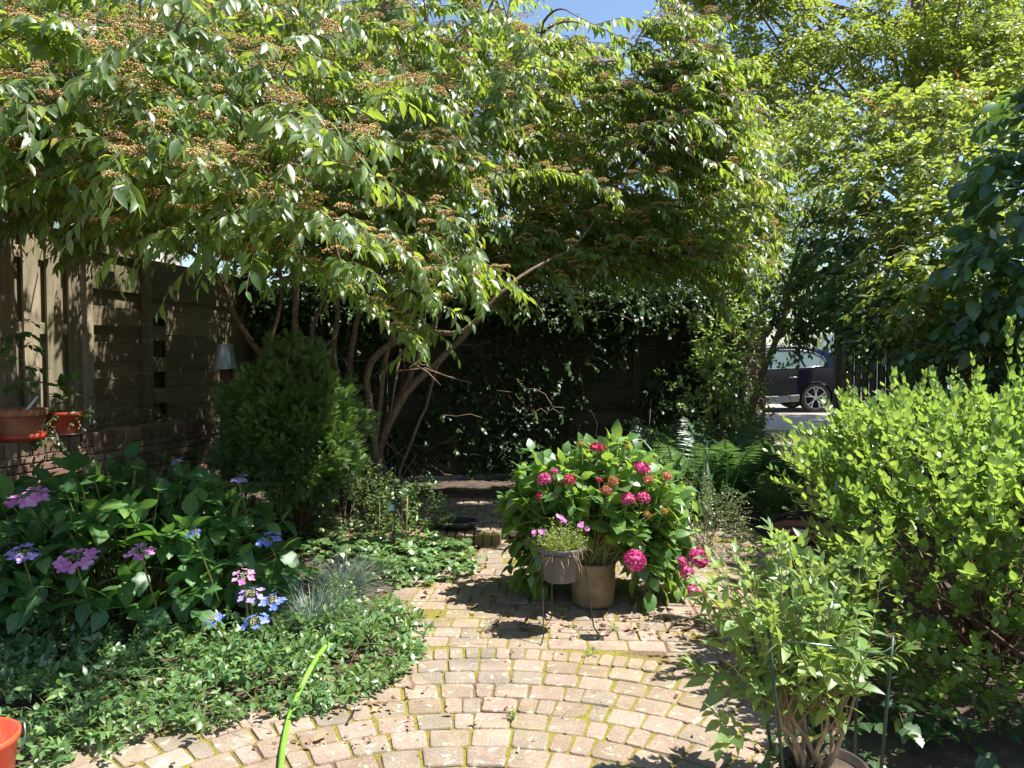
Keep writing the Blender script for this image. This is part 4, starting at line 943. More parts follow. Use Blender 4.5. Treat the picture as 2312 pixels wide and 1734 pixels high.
# ------------------------------------------------------------------ small shrubs
def box_shrub(c, rd, n, mat, L, ln, name, lab, cat, stems=8, kw=None, sm='twig', T=OVAL, nl=10, zoff=0.5):
    c = np.asarray(c, float); root = thing(name, c, lab, cat); lv = Leaves(); mb = MB()
    a_ = dict(arr='opp', ang=60, drop=0.05, k=0.25, r=0.002, m=1, t0=0.1, jit=0.35, taper=0.3, sides=4, nup=0.5); a_.update(kw or {})
    blob_shoots(lv, mb, c + UP * rd[2] * zoff, rd, n, ln, nl, L, L * a_.pop('wr', 0.5), zmin=0.01, **a_)
    for i in range(stems):
        d = rdir(); d[2] = abs(d[2]); e = c + UP * rd[2] * zoff + np.array(rd) * d * 0.75; t = np.linspace(0, 1, 6)[:, None]
        mb.tube((c + rng.normal(size=3) * 0.03 * np.array([1, 1, 0])) * (1 - t) + e * t, np.linspace(0.007, 0.003, 6), 5, 1, cap=False)
    lv.emit(mb, T, 0); mb.build('foliage', [M[mat], M[sm]], root, smooth=True); return root
box_shrub(G(1590, 1245), (0.34, 0.30, 0.32), 430, 'vinca', 0.018, 0.16, 'cotoneaster_shrub', 'small twiggy shrub with tiny leaves right of the potted hydrangea', 'shrub', kw=dict(wr=0.6, out=1.0, up=0.2), zoff=0.55)
box_shrub(G(920, 1215), (0.30, 0.25, 0.28), 120, 'vinca', 0.045, 0.16, 'leafy_perennial', 'sparse leafy perennial around a thin stake in the bed', 'plant', kw=dict(wr=0.45, up=1.0))
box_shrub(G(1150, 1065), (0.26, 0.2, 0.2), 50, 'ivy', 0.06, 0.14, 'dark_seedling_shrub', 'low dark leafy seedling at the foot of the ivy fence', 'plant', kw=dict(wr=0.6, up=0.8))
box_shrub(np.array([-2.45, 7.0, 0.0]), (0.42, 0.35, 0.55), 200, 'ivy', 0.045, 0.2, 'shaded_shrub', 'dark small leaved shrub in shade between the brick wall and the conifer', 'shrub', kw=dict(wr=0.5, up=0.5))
box_shrub(G(775, 1215), (0.42, 0.35, 0.40), 260, 'thuja', 0.035, 0.16, 'yellow_green_shrub', 'low sunlit yellow green shrub at the right foot of the conifer', 'shrub', kw=dict(wr=0.5, up=0.6))
box_shrub(G(765, 1385), (0.09, 0.08, 0.12), 60, 'vinca', 0.02, 0.07, 'clover_tuft', 'small bright green weed between the two fescue tufts', 'plant', kw=dict(wr=0.7, up=0.8), stems=3)

# ------------------------------------------------------------------ multi stemmed shrub and young leaning tree by the gate
root = thing('upright_shrub', (2.15, 8.4, 0), 'upright shrub with pale straight stems and small light leaves before the gate pillar', 'shrub'); lv = Leaves(); mb = MB()
for u0, u1, vt in ((1630, 1628, 640), (1650, 1662, 650), (1615, 1590, 700), (1662, 1690, 720)):
    pts = np.array([P(u0 + (u1 - u0) * t + rng.normal(0, 2), 1085 + (vt - 1085) * t, 8.4 + 0.1 * t) for t in np.linspace(0, 1, 10)])
    MB().tube(pts, np.linspace(0.03, 0.012, 10), 7).build('stem', M['bark_green'], root, smooth=True)
def upr_ok(p): u, v, d = px(p); return 680 < v < 1010
for i in range(240):
    u, v = rng.normal(1632, 52), rng.uniform(700, 985); p = P(u, v, 8.3 + rng.normal(0, .22))
    shoot(lv, mb, path(p, nrm(np.array([rng.normal() * .8, rng.normal() * .6 - .1, rng.uniform(0.2, 1)])), rng.uniform(.15, .32), .3, 5, .15), 12, rng.uniform(.045, .07), .034, 'opp', 60, .05, .25, .0025, 1, .1, .35, .3, 4, nup=.5)
lv.emit(mb, OVAL, 0); mb.build('foliage', [M['pale'], M['greenstem']], root, smooth=True)
root = thing('leaning_tree', G(1665, 1050), 'slender young tree leaning right across the gate opening', 'tree'); lv = Leaves(); mb = MB()
def lt(uvd, r0, r1, nm):
    k = np.array([P(*x) for x in uvd]); t = np.linspace(0, len(k) - 1, 14); pts = np.stack([np.interp(t, np.arange(len(k)), k[:, i]) for i in range(3)], 1); pts[1:-1] = (pts[:-2] + 2 * pts[1:-1] + pts[2:]) / 4
    MB().tube(pts, np.linspace(r0, r1, 14), 8).build(nm, M['bark_green'], root, smooth=True); return pts
t1 = lt([(1668, 1060, 9.1), (1690, 950, 9.1), (1722, 840, 9.05), (1752, 770, 9.0), (1775, 700, 8.95)], .045, .03, 'trunk')
t2 = lt([(1753, 768, 9.0), (1795, 730, 8.95), (1830, 640, 8.9), (1850, 560, 8.85), (1868, 520, 8.8)], .024, .010, 'limb')
t3 = lt([(1775, 700, 8.95), (1790, 600, 8.9), (1820, 500, 8.8), (1850, 430, 8.8)], .028, .008, 'limb')
t4 = lt([(1780, 660, 8.95), (1745, 560, 9.0), (1720, 480, 9.0)], .016, .006, 'limb')
for i in range(260):
    q = [t2, t3, t4][rng.integers(3)]; p = q[rng.integers(3, 14)] + rng.normal(size=3) * np.array([.28, .25, .25])
    u, v, d = px(p)
    if v > 690 or not light_ok(p): continue
    shoot(lv, mb, path(p, nrm(np.array([rng.normal(), rng.normal() * .7, rng.uniform(0, .9)])), rng.uniform(.15, .35), .35, 5, .2), 10, rng.uniform(.04, .06), .027, 'alt', 60, .1, .25, .0025, 1, .1, .35, .3, 4, nup=.5)
lv.emit(mb, OVAL, 0); mb.build('crown', [M['bush'], M['twig']], root, smooth=True)

# ------------------------------------------------------------------ climbing vines on the right
def vine(name, blobs, mat, lab, dens, L, wr, T, ln=0.28, nl=9, stemmat='twig', kw=None, runners=0):
    C0 = np.array(blobs[0][0]); root = thing(name, (C0[0], C0[1], 0), lab, 'climber'); lv = Leaves(); mb = MB()
    a_ = dict(arr='alt', ang=62, drop=0.25, k=0.25, r=0.0028, m=1, t0=0.08, jit=0.45, taper=0.3, sides=4, nup=0.45, sag=0.5); a_.update(kw or {})
    for C, RD, n in blobs:
        blob_shoots(lv, mb, C, RD, int(n * dens), ln, nl, L, L * wr, out=0.8, up=0.25, shell=(0.82, 1.05), hemi=nrm(np.array([-0.45, -0.75, 0.45])), zmin=0.05, accept=light_ok, **a_)
    for i in range(runners):
        C, RD, n = blobs[rng.integers(len(blobs))]; d = nrm(np.array([rng.normal() - .4, -abs(rng.normal()), rng.normal() * .6])); p = np.array(C) + np.array(RD) * d
        q = path(p, nrm(d + UP * rng.uniform(-.1, .6)), rng.uniform(.3, .8), rng.uniform(.2, .9), 10, .6); mb.tube(q, np.linspace(.004, .0015, 10), 4, 1, cap=False)
    lv.emit(mb, T, 0); mb.build('foliage', [M[mat], M[stemmat]], root, smooth=True); return root
def BL(u, v, d, ru, rv, rd, n): return (P(u, v, d), (ru / F * d, rd, rv / F * d), n)
vine('honeysuckle', [BL(2000, 300, 8.6, 170, 80, .6, 150), BL(2180, 280, 8.2, 150, 80, .6, 130), BL(2100, 420, 7.6, 170, 90, .5, 170), BL(1940, 410, 8.2, 120, 90, .5, 120), BL(2250, 440, 7.0, 140, 110, .5, 140), BL(2120, 560, 6.9, 140, 90, .45, 140), BL(2250, 640, 6.3, 130, 110, .45, 130), BL(2110, 690, 6.4, 110, 80, .4, 100), BL(1870, 330, 8.9, 90, 80, .5, 80)], 'vine',
     'sunlit yellow green honeysuckle tumbling over the top of the side fence', 1.2, 0.085, 0.56, OVAL, 0.34, 11, runners=46, kw=dict(nup=.7, drop=.12))
vine('akebia_vine', [BL(1825, 690, 9.5, 85, 55, .3, 130), BL(1960, 720, 8.4, 90, 50, .35, 70), BL(1950, 540, 8.3, 110, 80, .5, 120), BL(1890, 640, 9.2, 75, 80, .45, 90), BL(1990, 640, 7.7, 100, 80, .45, 110), BL(2040, 740, 7.1, 110, 60, .4, 90), BL(2210, 800, 5.9, 110, 90, .4, 100)], 'vine_big',
     'dark green creeper hanging in layered leaves over the gate post', 1.3, 0.095, 0.58, OVAL, 0.3, 9, kw=dict(drop=0.3, nup=0.65), runners=26)
vine('broad_leaved_vine', [BL(2390, 520, 5.2, 120, 260, .5, 110), BL(2420, 300, 5.2, 110, 130, .5, 50), BL(2420, 700, 5.2, 120, 120, .4, 40)], 'vine_big',
     'broad leaved dark vine hanging beside the honeysuckle at the picture edge', 1.5, 0.15, 0.66, OVATE, 0.35, 7, kw=dict(drop=0.4, nup=0.5))
# a reddish arching shoot above the vine
root = thing('red_shoot', P(2200, 250, 7.0) * np.array([1, 1, 0]), 'long thin shoot with reddish young leaves rising above the honeysuckle', 'climber'); lv = Leaves(); mb = MB()
M['redleaf'] = leafmat('young_red_leaf', [(0, (0.25, 0.09, 0.04)), (1, (0.35, 0.2, 0.06))], (0.5, 0.2, 0.06), 0.35, 0.45)
for uvd in ([(2250, 290, 7), (2200, 230, 7), (2172, 200, 7), (2158, 160, 7)], [(2010, 280, 7.6), (1975, 240, 7.6), (1945, 215, 7.6)], [(2060, 260, 7.4), (2020, 240, 7.4), (1980, 260, 7.4)]):
    shoot(lv, mb, np.array([P(*x) for x in uvd]), 12, .05, .022, 'alt', 50, 0, .2, .003, 1, .3, .3, .3, 4)
lv.emit(mb, OVAL, 0); mb.build('leaves', [M['redleaf'], M['redstem']], root, smooth=True)

# ------------------------------------------------------------------ front right shrub
root = thing('bright_shrub', (2.3, 3.9, 0), 'large bright shrub of small paired leaves on upright shoots along the right of the patio', 'shrub'); lv = Leaves(); mb = MB()
SC, SR = np.array([2.50, 3.82, 0.50]), np.array([1.18, .98, .72]); base = np.array([2.45, 3.95, 0])
n = 0
while n < 2150:
    d = rdir()
    if d[2] < -0.55 or (d[1] > 0.55 and rng.random() < .7): continue
    lump = 1 + .10 * math.sin(6 * d[0] + 2) * math.sin(5 * d[2]) + .08 * math.sin(9 * d[1] + 4 * d[2])
    p = SC + SR * d * lump * rng.uniform(.72, 1.02)
    if p[2] < .08: continue
    g_ = px(p)
    if g_[0] < 1890 and 1125 < g_[1] < 1330: continue
    dd = nrm(d * np.array([.8, .8, .3]) + UP * (.75 if d[2] > -.1 else .2) + rng.normal(size=3) * .3)
    ln = rng.uniform(.14, .34) * (1.25 if d[2] > .3 and rng.random() < .3 else 1)
    L = rng.uniform(.048, .070)
    shoot(lv, mb, path(p, dd, ln, .15, 6, .15), int(ln / .018), L, L * .60, 'opp', 58, -.1, -.22, .0022, 1, .08, .22, .4, 4, nup=.55, lup=.12); n += 1
for uvd in ([(2230, 1000, 3.9), (2280, 880, 3.9), (2275, 760, 3.9), (2283, 725, 3.9)], [(2290, 960, 3.9), (2305, 860, 3.9), (2306, 770, 3.9)], [(2190, 990, 4), (2200, 900, 4), (2195, 810, 4)], [(2060, 1000, 4.2), (2080, 900, 4.2), (2088, 845, 4.2)], [(1980, 1010, 4.3), (2010, 930, 4.3), (2012, 850, 4.3)],
            [(1990, 1080, 4.2), (1940, 960, 4.3), (1915, 880, 4.3)], [(2110, 1040, 4.1), (2130, 930, 4.1), (2108, 850, 4.1)], [(1880, 1120, 4.2), (1800, 1110, 4.1), (1745, 1085, 4.1)], [(1860, 1090, 4.2), (1840, 1030, 4.2), (1825, 1005, 4.2)], [(2240, 1010, 3.8), (2150, 930, 3.8), (2120, 900, 3.8)], [(2000, 1200, 3.7), (1960, 1120, 3.7), (1900, 1090, 3.7)]):
    k = np.array([P(*x) for x in uvd]); t = np.linspace(0, len(k) - 1, 12); pts = np.stack([np.interp(t, np.arange(len(k)), k[:, i]) for i in range(3)], 1)
    ln = np.linalg.norm(pts[-1] - pts[0]); shoot(lv, mb, pts, int(ln / .017), .058, .036, 'opp', 52, -.1, -.2, .003, 1, .05, .2, .45, 4, nup=.5, lup=.15)
for i in range(70):
    d = rdir(); d[2] = abs(d[2]) * .9; e = SC + SR * d * .85; t = np.linspace(0, 1, 8)[:, None]; b0 = base + np.array([rng.normal() * .12, rng.normal() * .12, 0]); mid = (b0 + e) / 2 + UP * .2
    mb.tube((1 - t) ** 2 * b0 + 2 * t * (1 - t) * mid + t * t * e, np.linspace(.011, .003, 8), 5, 1, cap=False)
lv.emit(mb, OVATE, 0); mb.build('foliage', [M['shrub'], M['twig']], root, smooth=True)

# ------------------------------------------------------------------ potted shrub with support frame, front right
pc = np.array([1.06, 2.58, 0]); root = thing('potted_shrub', pc, 'leafy pale shrub with bare tan stems in a dark pot before the bright shrub', 'plant')
M['darkpot'] = plain('dark_plastic', (0.05, 0.045, 0.04), 0.45, scale=10, var=.3, bmp=.05)
M['tan_pot'] = plain('tan_pot', (0.06, 0.045, 0.038), 0.6, scale=9, var=.35, bmp=.15)
mb = MB(); mb.lathe([(0, 0), (.11, 0), (.115, .02), (.135, .135), (.145, .14), (.148, .155), (.142, .16), (.133, .158), (.128, .12), (0, .115)], 40, pc); mb.build('pot', M['tan_pot'], root, smooth=True)
mb = MB(); mb.lathe([(0, .135), (.08, .138), (.131, .128)], 30, pc); mb.build('soil', M['soil'], root, smooth=True)
lv = Leaves(); tw = MB(); heads = []
for i, (az, tilt, ln) in enumerate(((2.9, .35, .42), (2.3, .5, .4), (1.2, .4, .42), (.4, .5, .38), (-.4, .55, .4), (3.6, .55, .42), (-1.2, .3, .4), (1.8, .15, .45), (3.1, .12, .42))):
    d = nrm(np.array([math.cos(az) * tilt, math.sin(az) * tilt, 1])); b0 = pc + np.array([-.05, 0, .135]) + np.array([math.cos(az), math.sin(az), 0]) * .03
    q = path(b0, d, ln * .75, -.05, 7, .25); MB().tube(q, np.linspace(.0095, .005, 7), 7).build('stem', M['tanstem'], root, smooth=True); heads.append((q, d))
PC = np.array([.96, 2.66, .62]); n = 0
for i in range(66):
    q, d = heads[rng.integers(len(heads))]; p0 = q[rng.integers(3, 7)]; e = rdir(); e[2] = e[2] * .8 + .35; tip = PC + np.array([.38, .32, .37]) * nrm(e) * rng.uniform(.55, 1.0)
    t = np.linspace(0, 1, 8)[:, None]; mid = (p0 + tip) / 2 + np.array([tip[0] - p0[0], tip[1] - p0[1], 0]) * .25
    pts = (1 - t) ** 2 * p0 + 2 * t * (1 - t) * mid + t * t * tip
    L = rng.uniform(.075, .115); shoot(lv, tw, pts, 14, L, L * .42, 'opp', 58, .12, .4, .0032, 1, .25, .22, .45, 5, nup=.7)
    shoot(lv, None, pts[-2:] + (pts[-1] - pts[-2]) * .3, 6, L * .5, L * .2, 'opp', 45, 0, .2, 0, 1, .3, .25, .2, 4, nup=.5)
for uvd in ([(1700, 1640, 2.6), (1640, 1640, 2.5), (1610, 1610, 2.5)], [(1720, 1680, 2.5), (1660, 1660, 2.45), (1625, 1690, 2.4)], [(1730, 1400, 2.6), (1660, 1330, 2.6), (1600, 1260, 2.6)]):
    shoot(lv, tw, np.array([P(*x) for x in uvd]), 12, .07, .04, 'opp', 60, .1, .3, .003, 1, .2, .25, .3, 5, nup=.7)
lv.emit(tw, LANCE, 0); tw.build('foliage', [M['pale'], M['tanstem']], root, smooth=True)
root = thing('plant_support', pc, 'dark green rod and wire ring support standing around the potted shrub', 'plant support')
M['rod'] = plain('green_rod', (0.025, 0.05, 0.035), 0.35, scale=20, var=.3, bmp=0)
M['wire'] = plain('wire', (0.12, 0.16, 0.14), 0.3, metal=.7, scale=20, var=.2, bmp=0)
tops = []
for a, b_ in (((1697, 1425, 2.62), (1737, 1665, 2.58)), ((1735, 1420, 2.46), (1765, 1712, 2.44)), ((1934, 1400, 2.8), (1932, 1680, 2.76)), ((2016, 1440, 2.55), (1990, 1730, 2.5))):
    a, b_ = P(*a), P(*b_); b_ = b_ + (b_ - a) * 0.12; tops.append(a); MB().tube([a, (a + b_) / 2, b_], .0055, 6).build('rod', M['rod'], root, smooth=True)
rp = [P(1697, 1452, 2.62), P(1790, 1448, 2.42), P(1900, 1462, 2.42), P(1985, 1478, 2.48), P(2014, 1462, 2.55), P(2025, 1447, 2.58), P(1990, 1432, 2.68), P(1934, 1422, 2.8), P(1820, 1418, 2.82), P(1730, 1432, 2.74), P(1697, 1452, 2.62)]
t = np.linspace(0, 10, 60); k = np.array(rp); q = np.stack([np.interp(t, np.arange(11), k[:, i]) for i in range(3)], 1)
for _ in range(4): q[1:-1] = (q[:-2] + 2 * q[1:-1] + q[2:]) / 4
MB().tube(q, .003, 6).build('ring', M['wire'], root, smooth=True)
lv = Leaves(); tw = MB()
for i in range(16):
    a = rng.uniform(0, 6.28); q = pc + np.array([.1 * math.cos(a), .1 * math.sin(a), .14])
    shoot(lv, tw, path(q, nrm(np.array([math.cos(a), math.sin(a), .6])), rng.uniform(.06, .14), .7, 5, .3), 4, .065, .06, 'alt', 65, .1, .2, .0015, 1, .3, .3, .2, 4, nup=.7)
lv.emit(tw, LOBED, 0); tag(tw.build('pot_ivy', [M['vinca'], M['twig']], bpy.data.objects['potted_shrub'], smooth=True))
# ivy sprigs by the pot
lv = Leaves(); tw = MB(); LFB = P(1985, 1600, 2.9); LFB[2] = 0
for i in range(42):
    u, v = rng.uniform(1800, 2300), rng.uniform(1540, 1760); p = P(u, v, rng.uniform(2.9, 3.3)); p[2] = max(min(p[2], .2), .03)
    shoot(lv, tw, path(p, nrm(np.array([rng.normal(), rng.normal() - .3, .4])), .15, .4, 5, .3), 5, .06, .055, 'alt', 65, .15, .2, .002, 1, .2, .35, .2, 4, nup=.6)
lv.emit(tw, LOBED, 0); root = thing('ground_ivy', LFB, 'shaded ivy trailing under the bright shrub', 'climber'); tw.build('foliage', [M['ivy'], M['twig']], root, smooth=True)

# ------------------------------------------------------------------ bushes and trees beyond the fence
def far_tree(name, base, clumps, trunk, mat, L, lab, cat='tree', ln=.6, nl=11, dens=1.0, wr=.62, limbs=True, flat=.35, group=None):
    base = np.asarray(base, float); root = thing(name, base, lab, cat, group); lv = Leaves(); mb = MB()
    if trunk:
        top = np.array(trunk[0]); t = np.linspace(0, 1, 12)[:, None]; pts = base * (1 - t) + top * t + np.cumsum(rng.normal(size=(12, 3)) * .03, 0)
        MB().tube(pts, np.linspace(trunk[1], trunk[1] * .35, 12), 9).build('trunk', M['bark_grey'], root, smooth=True)
    for C, RD, n in clumps:
        C = np.asarray(C); RD = np.asarray(RD)
        if trunk and limbs:
            q = pts[rng.integers(4, 11)]; mid = (q + C) / 2 + UP * .1; mb.tube(np.array([q, mid, C, C + (C - mid) * .6]), np.array([.035, .022, .012, .004]) * trunk[1] / .2, 6, 1, cap=False)
        for i in range(int(n * dens)):
            d = rdir(); r_ = rng.uniform(.35, 1.0) ** .6; p = C + RD * d * r_
            dd = nrm(d * np.array([1, 1, flat]) + rng.normal(size=3) * np.array([.5, .5, .25]) + UP * .1)
            shoot(lv, mb if i % 3 == 0 else None, path(p, dd, ln * rng.uniform(.5, 1.3), .3, 4, .2), nl, L, L * wr, 'alt', 60, .15, .2, .004, 1, .05, .4, .3, 3, nup=.55)
    lv.emit(mb, DIAM, 0); mb.build('crown', [M[mat], M['twig']], root); return root
def CL(u, v, d, ru, rv, rd, n): return (P(u, v, d), (ru / F * d, rd, rv / F * d), n)
# the tall tree over the street: sprays in flat tiers with sky between
cl = []
for i in range(64):
    u, v = rng.uniform(1560, 2420), rng.uniform(-160, 285)
    if u < 1700 and v > 170 + (u - 1560) * .6: continue
    if math.sin(u * .017 + v * .02) * math.sin(v * .031 - u * .008) > .60: continue
    if 1480 < u < 1680 and 10 < v < 130: continue
    d = rng.uniform(13.5, 17); cl.append(CL(u, v, d, rng.uniform(70, 120), rng.uniform(22, 40), rng.uniform(.7, 1.2), 95))
cl += [CL(1650, -10, 15, 90, 20, .8, 46), CL(1590, 150, 15, 60, 18, .6, 24), CL(1700, 200, 14.5, 110, 24, .8, 50), CL(1760, 255, 14, 130, 28, .8, 70), CL(1900, 260, 14, 140, 32, .8, 60), CL(1640, 130, 15, 60, 18, .6, 24), CL(2080, 200, 14.5, 120, 36, 1, 60)]
tb = P(2092, 420, 15.5); tb[2] = .1; tt = P(2085, -120, 15.5)
far_tree('street_tree', tb, cl, (tt, .24), 'tree', .12, 'tall broad street tree with tiers of pale green leaves against the sky', nl=12, dens=1.0)
tb = P(2180, 420, 16.5); tb[2] = .1
far_tree('street_tree', tb, [CL(2200, 40, 16.5, 120, 60, 1, 50), CL(2240, 180, 16.5, 110, 50, 1, 50), CL(2330, 90, 16.5, 100, 80, 1, 40)], (P(2168, -100, 16.5), .17), 'tree', .11, 'second slimmer street tree trunk just right of the tall broad one')
# bright bushes behind the gate
bc = P(1708, 560, 12.0); bc[2] = .1
far_tree('hedge_bush', bc, [CL(1760, 430, 12.2, 120, 130, .8, 330), CL(1700, 560, 12.0, 90, 120, .7, 240), CL(1840, 540, 12.2, 100, 110, .7, 220), CL(1660, 480, 12.4, 70, 150, .6, 150), CL(1840, 350, 12.6, 80, 80, .6, 120), CL(1720, 330, 12.6, 70, 60, .6, 90)], (P(1745, 500, 12.1), .05), 'bush', .07, 'tall bright small leaved bush beyond the fence above the car', 'bush', ln=.35, nl=13, wr=.6, flat=.8)
for u, v, d, ru, rv, n, mt, lab in ((1800, 690, 22.5, 190, 90, 700, 'bush', 'yellow green garden bush across the street above the car roof'), (1480, 600, 13, 190, 120, 800, 'bush', 'light green bush showing through the tree above the ivy fence'),
                               (1150, 620, 13.5, 270, 120, 1000, 'tree', 'bush behind the back fence under the tree branches'), (720, 590, 13.5, 290, 140, 1000, 'tree', 'dark hedge plant beyond the fence corner behind the trunks')):
    b_ = P(u, 800, d); b_[2] = .1
    far_tree('garden_bush', b_, [CL(u - ru * .4, v, d, ru * .6, rv, .8, n // 2), CL(u + ru * .4, v + 15, d, ru * .6, rv, .8, n // 2)], (P(u, v, d), .06), mt, .085, lab, 'bush', ln=.4, flat=.8, limbs=False)
# trees whose crowns show as green behind the cotoneaster
for (u, d, vs, n, lab) in ((560, 17, (-60, 330), 26, 'tall tree in the neighbouring garden behind the fence corner'), (1000, 18, (60, 470), 26, 'tall tree beyond the back fence seen through the branches')):
    b_ = P(u, 800, d); b_[2] = 0
    far_tree('garden_tree', b_, [CL(u + rng.uniform(-320, 190), rng.uniform(*vs), d + rng.uniform(-1, 1), rng.uniform(80, 130), rng.uniform(40, 70), 1., 75) for _ in range(n)], (P(u, vs[0], d), .2), 'tree', .13, lab, nl=10)

root = thing('neighbour_house', (-9.5, 12, 0), 'pale rendered neighbouring house glimpsed behind the left fence', 'house')
M['render'] = plain('pale_render', (.50, .47, .44), .9, scale=2, var=.15, bmp=.1); M['rooftile'] = plain('roof_tile', (.16, .08, .055), .85, scale=6, var=.3, bmp=.3)
MB().box((-9.5, 12, 2.6), (5, 9, 5.2)).build('wall', M['render'], root)
mb = MB(); mb.add([(-12.3, 7.2, 5.1), (-6.7, 7.2, 5.1), (-9.5, 7.2, 7.6), (-12.3, 16.8, 5.1), (-6.7, 16.8, 5.1), (-9.5, 16.8, 7.6)], t=[(0, 1, 2), (3, 5, 4)], q=[(1, 4, 5, 2), (0, 2, 5, 3), (0, 3, 4, 1)]); mb.build('roof', M['rooftile'], root)
for wy in (9.2, 11.6, 14.2):
    for wz in (1.5, 4.0): o = MB().box((-6.985, wy, wz), (.06, 1.1, 1.2)).build('window', plain('window_frame', (.7, .7, .68), .5, bmp=0), root); MB().box((-6.95, wy, wz), (.012, .96, 1.06)).build('pane', M['glass'], o)

# ------------------------------------------------------------------ pots and small things
M['terra'] = plain('terracotta', (0.42, 0.155, 0.075), .75, scale=9, var=.3, bmp=.1)
M['redplastic'] = plain('red_plastic', (0.40, 0.045, 0.018), .4, scale=5, var=.2, bmp=0)
M['bucket'] = plain('orange_red_plastic', (0.80, 0.085, 0.03), .38, scale=4, var=.12, bmp=0)
M['zinc'] = plain('zinc', (0.42, 0.45, 0.50), .38, metal=.75, scale=6, var=.3, bmp=.03)
M['greypot'] = plain('grey_plastic', (0.085, 0.09, 0.105), .45, scale=5, var=.2, bmp=.04, c2=(0.075, 0.07, 0.07))
M['iron'] = plain('iron_rod', (0.055, 0.045, 0.042), .55, metal=.4, scale=30, var=.4, bmp=.1)
M['blackplate'] = plain('black_saucer', (0.035, 0.028, 0.03), .3, scale=8, var=.3, bmp=.02)
M['hose'] = plain('green_hose', (0.17, 0.38, 0.035), .45, scale=5, var=.2, bmp=0)
M['white'] = plain('pale_plastic', (0.62, 0.72, 0.70), .5, scale=10, var=.1, bmp=0)
M['water'] = plain('murky_water', (0.03, 0.03, 0.03), .05, scale=3, var=.2, bmp=0)

# grey pot on its wire stand
sc_ = np.array([.272, 4.30, 0]); root = thing('grey_plant_pot', sc_ + UP * .285, 'grey plastic pot of yellow green herb sitting in the wire stand', 'plant pot')
mb = MB(); mb.lathe([(0, .288), (.085, .285), (.093, .292), (.1005, .335), (.104, .337), (.122, .448), (.131, .452), (.134, .474), (.131, .478), (.124, .476), (.119, .45), (0, .44)], 44, sc_); mb.build('pot', M['greypot'], root, smooth=True)
lv = Leaves(); tw = MB()
for i in range(230):
    a, r = rng.uniform(0, 6.28), .105 * math.sqrt(rng.random()); p = sc_ + np.array([r * math.cos(a), r * math.sin(a), .45]); hh = .15 * (1 - (r / .15) ** 2) * rng.uniform(.5, 1.1)
    shoot(lv, tw, path(p, nrm(np.array([math.cos(a) * r * 5, math.sin(a) * r * 5, 1]) + rng.normal(size=3) * .2), hh, .1, 5, .3), 13, .015, .0085, 'opp', 55, 0, .2, .0009, 1, .15, .3, .2, 3, nup=.5)
for i in range(60):
    a = rng.uniform(0, 6.28); p = sc_ + np.array([.1 * math.cos(a), .1 * math.sin(a), .462]); tw.tube(path(p, nrm(np.array([math.cos(a) * .8, math.sin(a) * .8, .3]) + rng.normal(size=3) * .4), rng.uniform(.04, .1), .8, 5, .4), .0009, 3, 2, cap=False)
lv.emit(tw, OVAL, 0); tw.build('herb', [M['herb'], M['greenstem'], plain('straw', (.5, .38, .2), .8, bmp=0)], root, smooth=True)
for u, v in ((1205, 1206), (1262, 1166), (1278, 1174), (1311, 1185), (1324, 1196), (1225, 1203)):
    p = P(u, v, 4.3); mb = MB()
    for k in range(3): floret(mb, p + rng.normal(size=3) * .008, np.array([rng.normal() * .5, -.6, .6]), .014, 0, 5)
    mb.tube(path(p, nrm(sc_ + UP * .45 - p), np.linalg.norm(sc_ + UP * .45 - p), .1, 5), .001, 3, 1, cap=False); mb.build('flower', [FM['pink'], M['tanstem']], root)
root = thing('plant_stand', sc_, 'thin three legged iron wire stand holding the grey pot above the patio', 'plant stand')
def tor(c, r, rr, n=40): a = np.linspace(0, 2 * math.pi, n + 1); return np.stack([c[0] + r * np.cos(a), c[1] + r * np.sin(a), np.full(n + 1, c[2])], 1)
MB().tube(tor(sc_ + UP * .446, .129, 0), .0035, 6).build('ring', M['iron'], root, smooth=True)
for (fu, fv), az in (((1222, 1455), R(215)), ((1352, 1432), R(-12)), ((1241, 1402), R(110))):
    f = G(fu, fv, .004); tpt = sc_ + np.array([.131 * math.cos(az), .131 * math.sin(az), .446]); o_ = nrm((f - sc_) * np.array([1, 1, 0])); kn = f - o_ * .03 + UP * .04
    q = np.array([tpt + UP * .012 + o_ * .004, tpt, tpt * .66 + kn * .34, tpt * .33 + kn * .67, kn, f - o_ * .012 + UP * .012, f]); MB().tube(q, .0038, 6).build('leg', M['iron'], root, smooth=True)

# saucers
c = G(1035, 1190, .085); root = thing('black_saucer', c, 'wide black shallow dish of water on the raised brick platform', 'dish')
MB().lathe([(0, .0), (.14, .0), (.19, .04), (.192, .044), (.185, .046), (.14, .018), (0, .014)], 48, c).build('dish', M['blackplate'], root, smooth=True); MB().lathe([(0, .028), (.155, .028)], 40, c).build('water', M['water'], root)
c = G(1812, 1212); root = thing('terracotta_saucer', c, 'large terracotta saucer on the soil behind the pale potted shrub', 'dish')
MB().lathe([(0, 0), (.17, 0), (.20, .03), (.225, .085), (.232, .092), (.222, .095), (.2, .05), (.17, .03), (0, .028)], 48, c).build('dish', M['terra'], root, smooth=True); MB().lathe([(0, .052), (.2, .052)], 40, c).build('water', plain('dirty_water', (.10, .05, .03), .12, scale=3, bmp=0), root)

